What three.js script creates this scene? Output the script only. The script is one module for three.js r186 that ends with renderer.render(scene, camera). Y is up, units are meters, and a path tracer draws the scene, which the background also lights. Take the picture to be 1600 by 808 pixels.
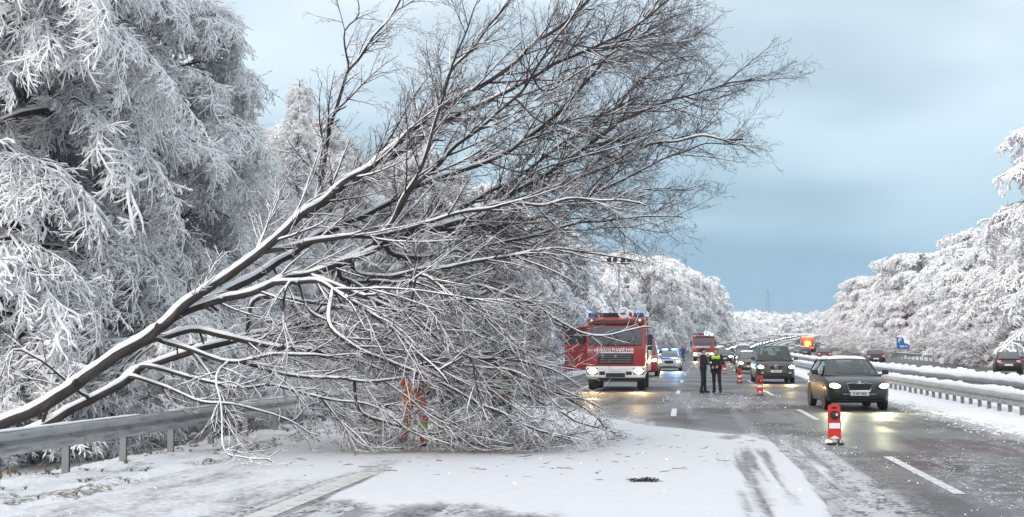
import * as THREE from 'three';
import { mergeGeometries, toCreasedNormals } from 'three/addons/utils/BufferGeometryUtils.js';
import { RoundedBoxGeometry } from 'three/addons/geometries/RoundedBoxGeometry.js';
import { FontLoader } from 'three/addons/loaders/FontLoader.js';
import { TextGeometry } from 'three/addons/geometries/TextGeometry.js';

// ---------------------------------------------------------------- camera, sky, sun, exposure
const scene = new THREE.Scene();
const camera = new THREE.PerspectiveCamera(2 * Math.atan(404 / 2200) * 180 / Math.PI, 1024 / 517, 0.1, 4000);
camera.position.set(0, 1.75, 0);
camera.rotation.order = 'YXZ';
camera.rotation.set(Math.atan(143 / 2200), Math.atan(250 / 2200), 0);
camera.updateMatrixWorld(true);

const renderer = new THREE.WebGLRenderer({ antialias: true });
renderer.setSize(1024, 517);
renderer.toneMapping = THREE.LinearToneMapping;
renderer.toneMappingExposure = 1.44;
renderer.shadowMap.enabled = true;

// hashing and noise
function rng(seed) {
  let a = seed >>> 0;
  return () => { a = (a + 0x6d2b79f5) | 0; let t = Math.imul(a ^ (a >>> 15), 1 | a); t = (t + Math.imul(t ^ (t >>> 7), 61 | t)) ^ t; return ((t ^ (t >>> 14)) >>> 0) / 4294967296; };
}
const hash2 = (x, y) => { let h = Math.imul(x, 374761393) + Math.imul(y, 668265263) | 0; h = Math.imul(h ^ (h >>> 13), 1274126177); return ((h ^ (h >>> 16)) >>> 0) / 4294967296; };
const sm = (t) => t * t * (3 - 2 * t);
const clamp = (v, a = 0, b = 1) => Math.min(b, Math.max(a, v));
const sstep = (a, b, v) => sm(clamp((v - a) / (b - a)));
const lerp = (a, b, t) => a + (b - a) * t;
function vnoise(x, y, per = 0) {           // 0..1 value noise, periodic when per > 0
  const ix = Math.floor(x), iy = Math.floor(y), fx = sm(x - ix), fy = sm(y - iy);
  const m = per ? (v) => ((v % per) + per) % per : (v) => v;
  const x0 = m(ix), x1 = m(ix + 1), y0 = m(iy), y1 = m(iy + 1);
  return lerp(lerp(hash2(x0, y0), hash2(x1, y0), fx), lerp(hash2(x0, y1), hash2(x1, y1), fx), fy);
}
function fbm(x, y, oct = 4, per = 0) { let s = 0, a = 0.5, n = 0; for (let i = 0; i < oct; i++) { s += a * vnoise(x + i * 17, y + i * 31, per); n += a; a *= 0.5; x *= 2; y *= 2; per *= 2; } return s / n; }

// computed winter sky: thin overcast with pale blue breaks, a bluer band low down
{
  const W = 1024, H = 512, data = new Float32Array(W * H * 4), L = (c) => c.map((v) => { v /= 255; return v <= 0.04045 ? v / 12.92 : ((v + 0.055) / 1.055) ** 2.4; });
  const stops = [[-90, [150, 170, 185]], [0, [104, 158, 187]], [1.8, [110, 162, 190]], [3.2, [136, 173, 194]], [5, [154, 181, 197]], [8, [174, 195, 207]], [12, [190, 204, 214]], [16, [203, 213, 221]], [24, [218, 226, 233]], [40, [233, 238, 244]], [90, [242, 246, 252]]].map(([e, c]) => [e, L(c)]);
  for (let r = 0; r < H; r++) {
    const up = ((r + 0.5) / H - 0.5) * Math.PI, e = up * 180 / Math.PI, y = Math.sin(up);
    let k = 0; while (k < stops.length - 2 && e > stops[k + 1][0]) k++;
    const t = clamp((e - stops[k][0]) / (stops[k + 1][0] - stops[k][0])), base = stops[k][1].map((v, c) => lerp(v, stops[k + 1][1][c], t));
    for (let q = 0; q < W; q++) {
      const a = ((q + 0.5) / W - 0.5) * 2 * Math.PI, x = Math.cos(a) * Math.cos(up), z = Math.sin(a) * Math.cos(up);
      let f = 0.5;
      if (y > 0) { const s = 1 / (y + 0.16); f = fbm(x * s * 1.1 + 40, z * s * 1.5 + 11, 5); }
      const veil = sstep(0.36, 0.66, f), g = 0.86 + 0.26 * veil, o = (r * W + q) * 4, blue = (1 - veil) * (y > 0 ? clamp(1.2 - y * 1.3) : 0);
      data[o] = base[0] * g * (1 - 0.11 * blue); data[o + 1] = base[1] * g * (1 - 0.035 * blue); data[o + 2] = base[2] * g * (1 + 0.02 * blue); data[o + 3] = 1;
    }
  }
  const t = new THREE.DataTexture(data, W, H, THREE.RGBAFormat, THREE.FloatType);
  t.mapping = THREE.EquirectangularReflectionMapping; t.magFilter = THREE.LinearFilter; t.minFilter = THREE.LinearFilter; t.needsUpdate = true;
  scene.background = t; scene.environment = t;
}
const sun = new THREE.DirectionalLight(new THREE.Color(1, 0.87, 0.8), 1.5);
sun.position.set(-75, 70, 110); sun.target.position.set(0, 0, -60);
sun.castShadow = true; sun.shadow.radius = 34;
Object.assign(sun.shadow.camera, { left: -150, right: 150, top: 150, bottom: -150, near: 1, far: 600 }); sun.shadow.mapSize.set(4096, 4096);
scene.add(sun, sun.target);
scene.fog = new THREE.FogExp2(new THREE.Color(0.86, 0.9, 0.95), 0.00035);

// ---------------------------------------------------------------- helpers
const V = (x, y, z) => new THREE.Vector3(x, y, z);
const UPV = V(0, 1, 0);
const RX = V(1, 0, 0).applyQuaternion(camera.quaternion), RY = V(0, 1, 0).applyQuaternion(camera.quaternion), RF = V(0, 0, -1).applyQuaternion(camera.quaternion);
// the world point that the survey of the photograph puts at pixel (px, py) of the 1600 x 808 picture and at distance d along the road
function at(px, py, d) {
  const v = RF.clone().multiplyScalar(2200).addScaledVector(RX, px - 800).addScaledVector(RY, 404 - py);
  return v.multiplyScalar(d / -v.z).add(camera.position);
}
const bend = (s) => s > 0 ? s * s / 9000 : 0, climb = (s) => s <= 0 ? 0 : s < 820 ? 1.6e-5 * s * s : 10.76 + 4 * (1 - Math.exp(-(s - 820) / 150));
const road = (u, s, y = 0) => V(bend(s) + u, climb(s) + y, -s);
const roadTurn = (s) => -Math.atan(Math.max(0, s) / 4500);

const taken = new Map();
function numbered(name) { const n = taken.get(name) ?? 0; taken.set(name, n + 1); return n ? name + '_' + String(n).padStart(3, '0') : name; }
function shade(o) { o.traverse((m) => { if (m.isMesh) { m.castShadow = true; m.receiveShadow = true; } }); return o; }
function thing(name, label, category, pos = [0, 0, 0], turn = 0, group) {
  const o = new THREE.Group(); o.name = numbered(name); o.position.set(...pos); o.rotation.y = turn;
  o.userData = { label, category }; if (group) o.userData.group = group;
  scene.add(o); return o;
}
function part(name, geo, mat, parent, kind) {
  const m = new THREE.Mesh(geo, mat); m.name = name; m.castShadow = m.receiveShadow = true; if (kind) m.userData.kind = kind; parent.add(m); return m;
}
function structure(name, geo, mat, label, kind = 'structure') {
  const m = new THREE.Mesh(geo, mat); m.name = numbered(name); m.castShadow = m.receiveShadow = true; m.userData.kind = kind; if (label) m.userData.label = label; scene.add(m); return m;
}
function copyOf(src, pos, turn, scale, label, group) {
  const c = src.clone(); c.name = numbered(src.name.replace(/_\d{3}$/, '')); c.position.set(...pos); c.rotation.y = turn;
  if (scale) c.scale.set(...(Array.isArray(scale) ? scale : [scale, scale, scale]));
  c.userData = { ...src.userData, label, group }; scene.add(c); return c;
}
// merged-geometry collector
class MB {
  constructor(color = false) { this.p = []; this.n = []; this.i = []; this.c = color ? [] : null; }
  get empty() { return !this.i.length; }
  tube(pts, rad, sides, o = {}) {
    const m = pts.length; if (m < 2) return; const sy = o.sy ?? 1, col = o.color;
    const base = this.p.length / 3; let prev = null;
    for (let k = 0; k < m; k++) {
      const a = pts[Math.max(0, k - 1)], b = pts[Math.min(m - 1, k + 1)];
      let tx = b.x - a.x, ty = b.y - a.y, tz = b.z - a.z; const tl = Math.hypot(tx, ty, tz) || 1; tx /= tl; ty /= tl; tz /= tl;
      let ux = -tx * ty, uy = 1 - ty * ty, uz = -tz * ty, ul = Math.hypot(ux, uy, uz);
      if (ul < 0.08) { if (prev) { const d = prev[0] * tx + prev[1] * ty + prev[2] * tz; ux = prev[0] - d * tx; uy = prev[1] - d * ty; uz = prev[2] - d * tz; } else { const d = tx; ux = 1 - d * tx; uy = -d * ty; uz = -d * tz; } ul = Math.hypot(ux, uy, uz) || 1; }
      ux /= ul; uy /= ul; uz /= ul; prev = [ux, uy, uz];
      const sx_ = ty * uz - tz * uy, sy_ = tz * ux - tx * uz, sz_ = tx * uy - ty * ux, r = rad[k];
      const ox = pts[k].x + ux * (o.lift ? o.lift[k] : 0), oy = pts[k].y + uy * (o.lift ? o.lift[k] : 0), oz = pts[k].z + uz * (o.lift ? o.lift[k] : 0);
      for (let q = 0; q < sides; q++) {
        const an = (q + 0.5) / sides * Math.PI * 2, ca = Math.cos(an), sa = Math.sin(an), w = o.rough ? 1 + (hash2(k * 7 + q * 131, base) - 0.5) * o.rough : 1;
        const nx = ux * ca + sx_ * sa, ny = uy * ca + sy_ * sa, nz = uz * ca + sz_ * sa;
        this.p.push(ox + r * w * (ux * ca * sy + sx_ * sa), oy + r * w * (uy * ca * sy + sy_ * sa), oz + r * w * (uz * ca * sy + sz_ * sa)); this.n.push(nx, ny, nz);
        if (this.c) { if (o.mottle) { const v = 0.6 + 0.8 * vnoise(k * 0.7 + base, q * 1.3), l = vnoise(k * 0.45, q * 0.9 + base) > 0.72 ? 1.7 : 1; this.c.push(col[0] * v * l, col[1] * v * l * 1.02, col[2] * v * l); } else this.c.push(...col); }
      }
    }
    for (let k = 0; k < m - 1; k++) for (let q = 0; q < sides; q++) {
      const a = base + k * sides + q, b = base + k * sides + (q + 1) % sides, c = a + sides, d = b + sides;
      this.i.push(a, b, c, b, d, c);
    }
    if (o.cap !== false) for (const [k, f] of [[0, 1], [m - 1, 0]]) {
      if (rad[k] < 0.004) continue;
      for (let q = 1; q < sides - 1; q++) { const a = base + k * sides; f ? this.i.push(a, a + q + 1, a + q) : this.i.push(a, a + q, a + q + 1); }
    }
  }
  geo() {
    const g = new THREE.BufferGeometry();
    g.setAttribute('position', new THREE.Float32BufferAttribute(this.p, 3)); g.setAttribute('normal', new THREE.Float32BufferAttribute(this.n, 3));
    if (this.c) g.setAttribute('color', new THREE.Float32BufferAttribute(this.c, 3));
    g.setIndex(this.i); return g;
  }
}
// snow lying along the top of a branch
function snowOn(mb, pts, rad, amount, sides, rnd, color) {
  let P = [], R = [], Lf = [];
  const flush = () => { if (P.length > 1) { R[0] *= 0.35; R[R.length - 1] *= 0.35; mb.tube(P, R, sides, { lift: Lf, sy: 0.85, color, cap: true }); } P = []; R = []; Lf = []; };
  for (let k = 0; k < pts.length; k++) {
    const a = pts[Math.max(0, k - 1)], b = pts[Math.min(pts.length - 1, k + 1)], l = a.distanceTo(b) || 1, flat = Math.sqrt(Math.max(0, 1 - ((b.y - a.y) / l) ** 2));
    const load = amount * (0.35 + 0.65 * flat) * (0.7 + 0.6 * rnd());
    if (load < 0.18 || flat < 0.22) { flush(); continue; }
    const th = (0.006 + Math.min(rad[k], 0.05) * 0.34) * load;
    P.push(pts[k]); R.push(rad[k] * 0.58 + th * 0.6); Lf.push(rad[k] * 0.64 + th * 0.6);
  }
  flush();
}
// sheet over road coordinates: us across, ss along, f(u, s) = height over the road's own level
function sheet(us, ss, f, colorOf) {
  const p = [], uv = [], idx = [], col = [], n = us.length;
  for (const s of ss) for (const u of us) {
    const h = f(u, s), q = road(u, s, h); p.push(q.x, q.y, q.z); uv.push(u, s); if (colorOf) col.push(...colorOf(u, s, h));
  }
  for (let j = 0; j < ss.length - 1; j++) for (let i = 0; i < n - 1; i++) { const a = j * n + i; idx.push(a, a + 1, a + n, a + 1, a + n + 1, a + n); }
  const g = new THREE.BufferGeometry(); g.setAttribute('position', new THREE.Float32BufferAttribute(p, 3)); g.setAttribute('uv', new THREE.Float32BufferAttribute(uv, 2));
  if (colorOf) g.setAttribute('color', new THREE.Float32BufferAttribute(col, 3));
  g.setIndex(idx); g.computeVertexNormals(); return g;
}
const range = (a, b, step) => { const n = Math.max(1, Math.round((b - a) / step)); return Array.from({ length: n + 1 }, (_, i) => a + (b - a) * i / n); };
const growing = (a, b, d0, k) => { const o = [a]; let d = d0; while (o[o.length - 1] < b) { o.push(o[o.length - 1] + d); d *= k; } return o; };
function tex(w, h, f, srgb = true, tile = 1) {
  const d = new Uint8Array(w * h * 4);
  for (let y = 0; y < h; y++) for (let x = 0; x < w; x++) { const c = f(x / w, y / h), o = (y * w + x) * 4; for (let k = 0; k < 3; k++) { let v = clamp(c.length ? c[k] : c); if (srgb) v = v <= 0.0031308 ? v * 12.92 : 1.055 * v ** (1 / 2.4) - 0.055; d[o + k] = Math.round(v * 255); } d[o + 3] = 255; }
  const t = new THREE.DataTexture(d, w, h); t.wrapS = t.wrapT = THREE.RepeatWrapping; t.magFilter = THREE.LinearFilter; t.minFilter = THREE.LinearMipmapLinearFilter; t.generateMipmaps = true; if (srgb) t.colorSpace = THREE.SRGBColorSpace; t.repeat.set(1 / tile, 1 / tile); t.needsUpdate = true; return t;
}
const lin = (r, g, b) => new THREE.Color().setRGB(r, g, b);
const std = (c, rough = 0.6, metal = 0, extra = {}) => new THREE.MeshStandardMaterial({ color: lin(...c), roughness: rough, metalness: metal, ...extra });

// ---------------------------------------------------------------- materials
const snowBump = tex(512, 512, (u, v) => 0.6 * fbm(u * 8, v * 8, 5, 8) + 0.4 * vnoise(u * 128, v * 128, 128), false, 1.6);
const snowTone = tex(512, 512, (u, v) => { const n = 0.9 + 0.1 * fbm(u * 10, v * 10, 5, 10) - (vnoise(u * 170, v * 170, 170) > 0.93 ? 0.06 : 0); return [0.8 * n, 0.81 * n, 0.83 * n]; }, true, 2.3);
const M = {
  snow: new THREE.MeshStandardMaterial({ map: snowTone, roughness: 0.9, bumpMap: snowBump, bumpScale: 0.03 }),
  snowPlain: std([0.9, 0.91, 0.925], 0.9),
  snowTint: new THREE.MeshStandardMaterial({ vertexColors: true, roughness: 0.9, bumpMap: snowBump, bumpScale: 0.012 }),
  crown: new THREE.MeshStandardMaterial({ vertexColors: true, roughness: 0.95 }),
  bark: std([0.07, 0.058, 0.052], 0.95),
  barkFallen: new THREE.MeshStandardMaterial({ color: lin(0.034, 0.027, 0.025), roughness: 0.9 }),
  twig: std([0.085, 0.058, 0.06], 0.85),
  steel: std([0.34, 0.36, 0.37], 0.5, 0.6),
  rail: new THREE.MeshStandardMaterial({ map: tex(512, 128, (u, v) => { const n = fbm(u * 24, v * 12, 4, 12), sp = vnoise(u * 160, v * 80), g = sstep(0.55, 0.8, fbm(u * 9 + 4, v * 20, 4)), k = 0.3 + 0.1 * n + 0.05 * sp; return [lerp(k, 0.12, g * 0.6), lerp(k * 1.03, 0.11, g * 0.6), lerp(k * 1.05, 0.1, g * 0.6)]; }), roughness: 0.5, metalness: 0.55 }),
  pane: new THREE.MeshPhysicalMaterial({ color: lin(0.62, 0.68, 0.68), roughness: 0.02, transmission: 1, thickness: 0, ior: 1.5 }),
  interior: std([0.03, 0.03, 0.032], 0.8),
  limb: new THREE.MeshStandardMaterial({ vertexColors: true, roughness: 0.9 }),
  steelDark: std([0.2, 0.21, 0.22], 0.55, 0.5),
  black: std([0.018, 0.018, 0.019], 0.6),
  rubber: std([0.02, 0.02, 0.02], 0.85),
  rim: std([0.35, 0.35, 0.36], 0.35, 0.8),
  glass: new THREE.MeshPhysicalMaterial({ color: lin(0.03, 0.036, 0.04), roughness: 0.06, clearcoat: 1, clearcoatRoughness: 0.03 }),
  white: std([0.75, 0.76, 0.78], 0.45),
  line: new THREE.MeshStandardMaterial({ map: tex(256, 256, (u, v) => { const n = fbm(u * 12, v * 12, 4, 12), w = sstep(0.62, 0.75, n) * 0.5; return [0.62 - w * 0.6, 0.62 - w * 0.6, 0.6 - w * 0.58]; }, true, 1.1), roughness: 0.5 }),
  chrome: std([0.6, 0.6, 0.62], 0.2, 1),
  plate: std([0.7, 0.7, 0.68], 0.5),
  redPaint: new THREE.MeshPhysicalMaterial({ color: lin(0.3, 0.01, 0.012), roughness: 0.4, clearcoat: 0.6, clearcoatRoughness: 0.15 }),
};
const paint = (r, g, b) => new THREE.MeshPhysicalMaterial({ color: lin(r, g, b), roughness: 0.38, metalness: 0.0, clearcoat: 0.4, clearcoatRoughness: 0.12 });
const glow = (r, g, b, k) => new THREE.MeshStandardMaterial({ color: lin(0.2 + r * 0.4, 0.2 + g * 0.4, 0.2 + b * 0.4), emissive: lin(r, g, b), emissiveIntensity: k, roughness: 0.3 });
M.headWarm = glow(1, 0.78, 0.4, 14); M.headCool = glow(1, 0.95, 0.5, 14); M.tail = glow(1, 0.05, 0.05, 1.4); M.blueLamp = glow(0.12, 0.35, 1, 9); M.amber = glow(1, 0.5, 0.1, 1); M.blueOff = std([0.02, 0.07, 0.3], 0.2); M.farHead = glow(1, 0.86, 0.62, 22);

// ---------------------------------------------------------------- the ground and the roads
const LANE_A = -0.14, LANE_B = 3.42, EDGE = -4.35;
function landLevel(u, s) {
  let h = -0.06;
  if (u < -8.6) { const d = -8.6 - u; h = -0.06 - 0.35 * sstep(0, 3, d) + 0.35 * sstep(4, 14, d) + 0.035 * Math.max(0, d - 10); h += (fbm(u * 0.5, s * 0.5, 3) - 0.5) * 0.3 * sstep(0, 3, d); }
  else if (u > 26.6) { const d = u - 26.6; h = -0.06 + 0.14 * Math.min(d, 25) * sstep(0, 4, d) + 0.02 * Math.max(0, d - 25) + (fbm(u * 0.2, s * 0.2, 3) - 0.5) * 0.5 * sstep(0, 3, d); }
  else if (u > 11.2 && u < 12) h = -0.03;
  else h = -0.14;
  if (s > 760) h += 0.6 * sstep(760, 820, s);
  return h;
}
{
  const us = [...growing(8.8, 900, 2, 1.22).map((v) => -v).reverse(), -8.55, -7.5, 0, 6.5, 8.8, 11.1, 11.3, 11.9, 12.1, 26.4, ...growing(26.7, 900, 1.5, 1.2)];
  structure('ground', sheet(us, [...range(-120, 0, 8), ...range(3, 120, 3), ...growing(124, 2200, 5, 1.05)], landLevel), M.snow, 'snow covered ground beside the motorway');
}
// worn wet asphalt; colour in metres
const asphaltTile = tex(512, 512, (u, v) => { const g = vnoise(u * 256, v * 256, 256), c = fbm(u * 6, v * 6, 4, 6), k = 0.042 + 0.026 * g + 0.03 * (c - 0.4); return [k * 1.04, k, k * 0.98]; }, true, 6);
const asphaltBump = tex(512, 512, (u, v) => 0.5 * vnoise(u * 256, v * 256, 256) + 0.5 * fbm(u * 20, v * 20, 3, 20), false, 4);
const wetTile = tex(512, 512, (u, v) => { const c = fbm(u * 5, v * 5, 5, 5); return 0.42 + 0.3 * sstep(0.4, 0.7, c); }, false, 9);
M.asphalt = new THREE.MeshStandardMaterial({ map: asphaltTile, roughnessMap: wetTile, roughness: 1, bumpMap: asphaltBump, bumpScale: 0.004 });
// the stretch in front of the camera: grit, slush crumbs and tyre marks lying on the asphalt
const EDGE_STOPS = [[10, 1.7], [14, 2.0], [18, 2.35], [21, 2.4], [25, 2.45], [27, 2.25], [29.2, 1.75], [30, 1.1], [31, 0.45], [33, -0.4], [35.5, -1.3], [38, -2.2], [42, -3.4], [46, -5]];
const patchEdge = (s) => { let k = 0; while (k < EDGE_STOPS.length - 2 && s > EDGE_STOPS[k + 1][0]) k++; return lerp(EDGE_STOPS[k][1], EDGE_STOPS[k + 1][1], clamp((s - EDGE_STOPS[k][0]) / (EDGE_STOPS[k + 1][0] - EDGE_STOPS[k][0]))); };
const U0 = -7.3, U1 = 6.9, S0 = 8, S1 = 64;
const slush = (u, s) => {
  let d = 0;
  const streak = fbm(u * 3.2, s * 0.16, 4), fine = vnoise(u * 34, s * 22), mid = fbm(u * 5 + 9, s * 3, 4);
  d += 0.55 * sstep(0.5, 0.75, streak) * sstep(0.35, 0.8, fine) * (u > 2 ? 0.55 : 0.9);
  const crumbs = (uc, w, s0, s1, k) => { d += k * sstep(w, 0, Math.abs(u - uc)) * sstep(s0 - 2, s0 + 1, s) * sstep(s1 + 2, s1 - 1, s) * sstep(0.48, 0.62, mid) * sstep(0.42, 0.6, fine); };
  crumbs(4.2, 1.1, 9, 24, 0.7); crumbs(5.6, 1.1, 9, 40, 0.35); crumbs(1.6, 2.2, 43, 54, 0.95); crumbs(-1.5, 1.5, 38, 60, 0.35); crumbs(2.9, .7, 24, 40, 0.35);
  if (u < EDGE) d += 0.5 * sstep(0.3, 0.62, fbm(u * 1.3, s * 0.5, 4)) * (0.55 + 0.45 * fine);
  if (s < 48) { const e = u - patchEdge(s); d += 0.85 * sstep(1.3, -0.2, e) * sstep(0.36, 0.62, fine * 0.5 + mid * 0.5 + 0.12 * sstep(0.8, 0, e)) * (0.5 + 0.5 * sstep(0.42, 0.56, streak)); }
  if (u > 6.1) d += sstep(6.1, 6.7, u + (fbm(u * 3, s * 2, 3) - 0.5)) * sstep(0.3, 0.6, fine);
  return clamp(d);
};
const nearMap = tex(1024, 2048, (a, b) => {
  const u = lerp(U0, U1, a), s = lerp(S0, S1, b), g = vnoise(u * 60, s * 40), c = fbm(u * 0.9, s * 0.5, 4), tr = fbm(u * 2.2, s * 0.05 + 7, 3);
  let k = 0.044 + 0.028 * g + 0.03 * (c - 0.4) + 0.03 * (tr - 0.5);
  const joint = Math.abs(u - 0.17 + 0.02 * vnoise(s, 3)) < 0.018 ? 0.55 : 1, w = slush(u, s) * 0.9; k *= joint;
  const warm = 1.04 + 0.3 * sstep(0.45, 0.7, fbm(u * 0.7 + 20, s * 0.4, 3));
  return [lerp(k * warm, 0.6, w), lerp(k, 0.61, w), lerp(k * 0.97, 0.63, w)];
});
const nearRough = tex(512, 1024, (a, b) => { const u = lerp(U0, U1, a), s = lerp(S0, S1, b), c = fbm(u * 0.8 + 3, s * 0.3, 4); return clamp(0.42 + 0.26 * sstep(0.38, 0.68, c) + 0.4 * slush(u, s) + 0.05 * vnoise(u * 30, s * 20)); }, false);
for (const t of [nearMap, nearRough]) { t.wrapS = t.wrapT = THREE.ClampToEdgeWrapping; t.repeat.set(1 / (U1 - U0), 1 / (S1 - S0)); t.offset.set(-U0 / (U1 - U0), -S0 / (S1 - S0)); }
M.nearRoad = new THREE.MeshStandardMaterial({ map: nearMap, roughnessMap: nearRough, roughness: 1, bumpMap: asphaltBump, bumpScale: 0.004 });
structure('road', sheet(range(U0, U1, 1.42), range(-20, S1, 3), () => 0), M.nearRoad, 'wet three lane carriageway closed by the fallen tree');
structure('road', sheet(range(U0, U1, 1.42), [...range(S1, 200, 4), ...growing(204, 860, 5, 1.03)], () => 0), M.asphalt, 'far stretch of the wet carriageway with queuing traffic');
structure('opposite_road', sheet(range(12, 26.4, 1.44), [...range(-20, 200, 4), ...growing(204, 860, 5, 1.03)], () => 0), M.asphalt, 'wet carriageway beyond the central barriers');

// painted lines: each dash a mesh of its own under the marking it belongs to
function lineGeo(uc, w, s0, s1) { return sheet([uc - w / 2, uc + w / 2], range(s0, s1, 3), () => 0.005); }
function dashLine(label, uc, first, step, len, until) {
  const g = new THREE.Group(); g.name = numbered('lane_marking'); g.userData = { kind: 'structure', label }; scene.add(g);
  for (let s = first; s < until; s += step) part('dash', lineGeo(uc, 0.15, s, s + len), M.line, g);
}
dashLine('dashed white line between the slow and the middle lane', LANE_A, 37.2, 18, 4.6, 420);
dashLine('dashed white line between the middle and the fast lane', LANE_B, 17.7, 18, 6, 420);
dashLine('dashed white line on the opposite carriageway', 16.9, 30, 18, 6, 420);
dashLine('second dashed white line on the opposite carriageway', 20.5, 30, 18, 6, 420);
structure('edge_line', lineGeo(EDGE, 0.3, -10, 700), M.line, 'solid white line along the hard shoulder');
structure('edge_line', lineGeo(25.2, 0.2, 20, 600), M.line, 'solid white line on the far side of the opposite carriageway');

// the snow sheet that slid and drifted onto the lanes below the fallen tree
function patchH(u, s) {
  const uR = patchEdge(s) + (fbm(s * 0.9, u * 0.9, 3) - 0.5) * 0.5;
  const inside = sstep(-0.15, 0.75, uR - u), n = fbm(u * 1.6, s * 0.55, 4) - 0.5, f = vnoise(u * 9, s * 5) - 0.5;
  let h = -0.012 + 0.042 * inside + n * 0.022 + f * 0.006 + (vnoise(u * 21, s * 14) - 0.5) * 0.004;
  h -= 0.03 * sstep(0.5, 0.1, Math.hypot((u - 0.95) * 1.1, (s - 28.4) * 0.35));                                    // notch in the far edge
  const st = fbm(u * 7, s * 0.12 + 3, 3);
  h -= 0.026 * sstep(0.2, 1.6, u) * sstep(0.44, 0.62, st) * sstep(29, 24, s) ;                                         // tyre streaks
  h -= 0.02 * sstep(0.28, 0.02, Math.abs(u - 1.0 - 0.02 * (s - 20))) * sstep(27, 22, s) * (0.5 + st);
  h -= 0.05 * sstep(16.4, 14.4, s + (fbm(u * 1.2, s * 0.7, 3) - 0.5) * 3) * sstep(-0.6, -2.0, u) * sstep(-5.3, -3.6, u);   // scraped strip
  h -= 0.017 * sstep(-4.0, -4.9, u) * sstep(24, 18, s + 5 * n);                                                      // thin slush on the shoulder
  h -= 0.036 * sstep(0.42, 0.12, Math.abs(u - EDGE)) * sstep(23, 18, s + 6 * n);                                       // blown off the painted edge line
  return h;
}
{
  const g = sheet(range(-7.25, 2.95, 0.05), [...range(12.5, 22, 0.06), ...range(22.1, 47, 0.1)], patchH, (u, s, h) => {
    const t = sstep(-0.004, 0.02, h + (vnoise(u * 40, s * 28) - 0.5) * 0.012 + (fbm(u * 8, s * 0.7, 3) - 0.5) * 0.014), d = 1 - 0.05 * vnoise(u * 14, s * 9);
    return [lerp(0.22, 0.68, t) * d, lerp(0.215, 0.69, t) * d, lerp(0.215, 0.715, t) * d];
  });
  const o = structure('snow_on_road', g, M.snowTint, 'sheet of snow across the lanes below the fallen tree', 'stuff'); o.userData.category = 'snow';
}
// left verge: snow pressed into dead grass and earth
const dirt = (u, s) => sstep(0.4, 0.6, fbm(u * 2.4, s * 1.3, 5)) * sstep(0.3, 0.65, 0.6 * vnoise(u * 23, s * 19) + 0.4 * vnoise(u * 51, s * 47));
{
  const vergeMap = tex(512, 2048, (a, b) => {
    const u = lerp(-9.6, -6.8, a), s = lerp(10, 60, b), w = dirt(u, s) * (0.35 + 0.65 * sstep(-8.2, -7.2, u)) * 0.85, n = 0.93 + 0.07 * vnoise(u * 30, s * 30), g = vnoise(u * 50, s * 50);
    return [lerp(0.8, 0.1 + 0.1 * g, w) * n, lerp(0.815, 0.085 + 0.08 * g, w) * n, lerp(0.84, 0.06 + 0.05 * g, w) * n];
  });
  vergeMap.wrapS = vergeMap.wrapT = THREE.MirroredRepeatWrapping; vergeMap.repeat.set(1 / 2.8, 1 / 50); vergeMap.offset.set(9.6 / 2.8, -0.2);
  structure('verge', sheet(range(-9.6, -6.75, 0.07), [...range(-6, 12, 1), ...range(12.1, 45, 0.12), ...growing(45.5, 400, 1, 1.05)], (u, s) => {
    const e = sstep(-6.75, -7.25, u + (fbm(s * 0.8, 2, 3) - 0.5) * 0.5), back = sstep(-8.4, -9.6, u);
    return -0.03 + 0.10 * e + (fbm(u * 2.5, s * 2.5, 4) - 0.5) * 0.11 * e + (vnoise(u * 12, s * 12) - 0.5) * 0.03 * e - 0.2 * back;
  }), new THREE.MeshStandardMaterial({ map: vergeMap, roughness: 0.95, bumpMap: snowBump, bumpScale: 0.03 }), 'dirty snow and dead grass on the verge below the left guardrail');
}
// dead grass standing out of the verge snow
{
  const r = rng(88), blades = new MB(); for (let k = 0; k < 14; k++) { const a = r() * 6.28, l = 0.6 + 0.5 * r(), o = 0.25 * r(); blades.tube([V(Math.cos(a) * o * 0.3, 0, Math.sin(a) * o * 0.3), V(Math.cos(a) * (o * 0.5 + 0.12), l * 0.6, Math.sin(a) * (o * 0.5 + 0.12)), V(Math.cos(a) * (o + 0.5 * l), l * 0.75, Math.sin(a) * (o + 0.5 * l))], [0.035, 0.028, 0.006], 3, { cap: false }); }
  const g = blades.geo(), spots = []; for (let k = 0; k < 2600; k++) { const u = lerp(-9.3, -6.95, r()), s = lerp(12, 42, r() ** 1.2); if (dirt(u, s) < 0.12 + 0.3 * r()) continue; spots.push([u, s]); }
  const im = new THREE.InstancedMesh(g, std([0.2, 0.16, 0.1], 0.95), spots.length), m = new THREE.Matrix4(), q = new THREE.Quaternion(); spots.forEach(([u, s], i) => { const k = 0.03 + 0.09 * r() * r() + (u < -8 ? 0.05 * r() : 0); q.setFromAxisAngle(UPV, r() * 6.28); m.compose(road(u, s, 0.045), q, V(k, k * (0.6 + 0.8 * r()), k)); im.setMatrixAt(i, m); });
  im.name = 'dead_grass'; im.userData = { kind: 'stuff', label: 'dead grass sticking out of the snow on the left verge' }; im.castShadow = im.receiveShadow = true; scene.add(im);
}
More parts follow.
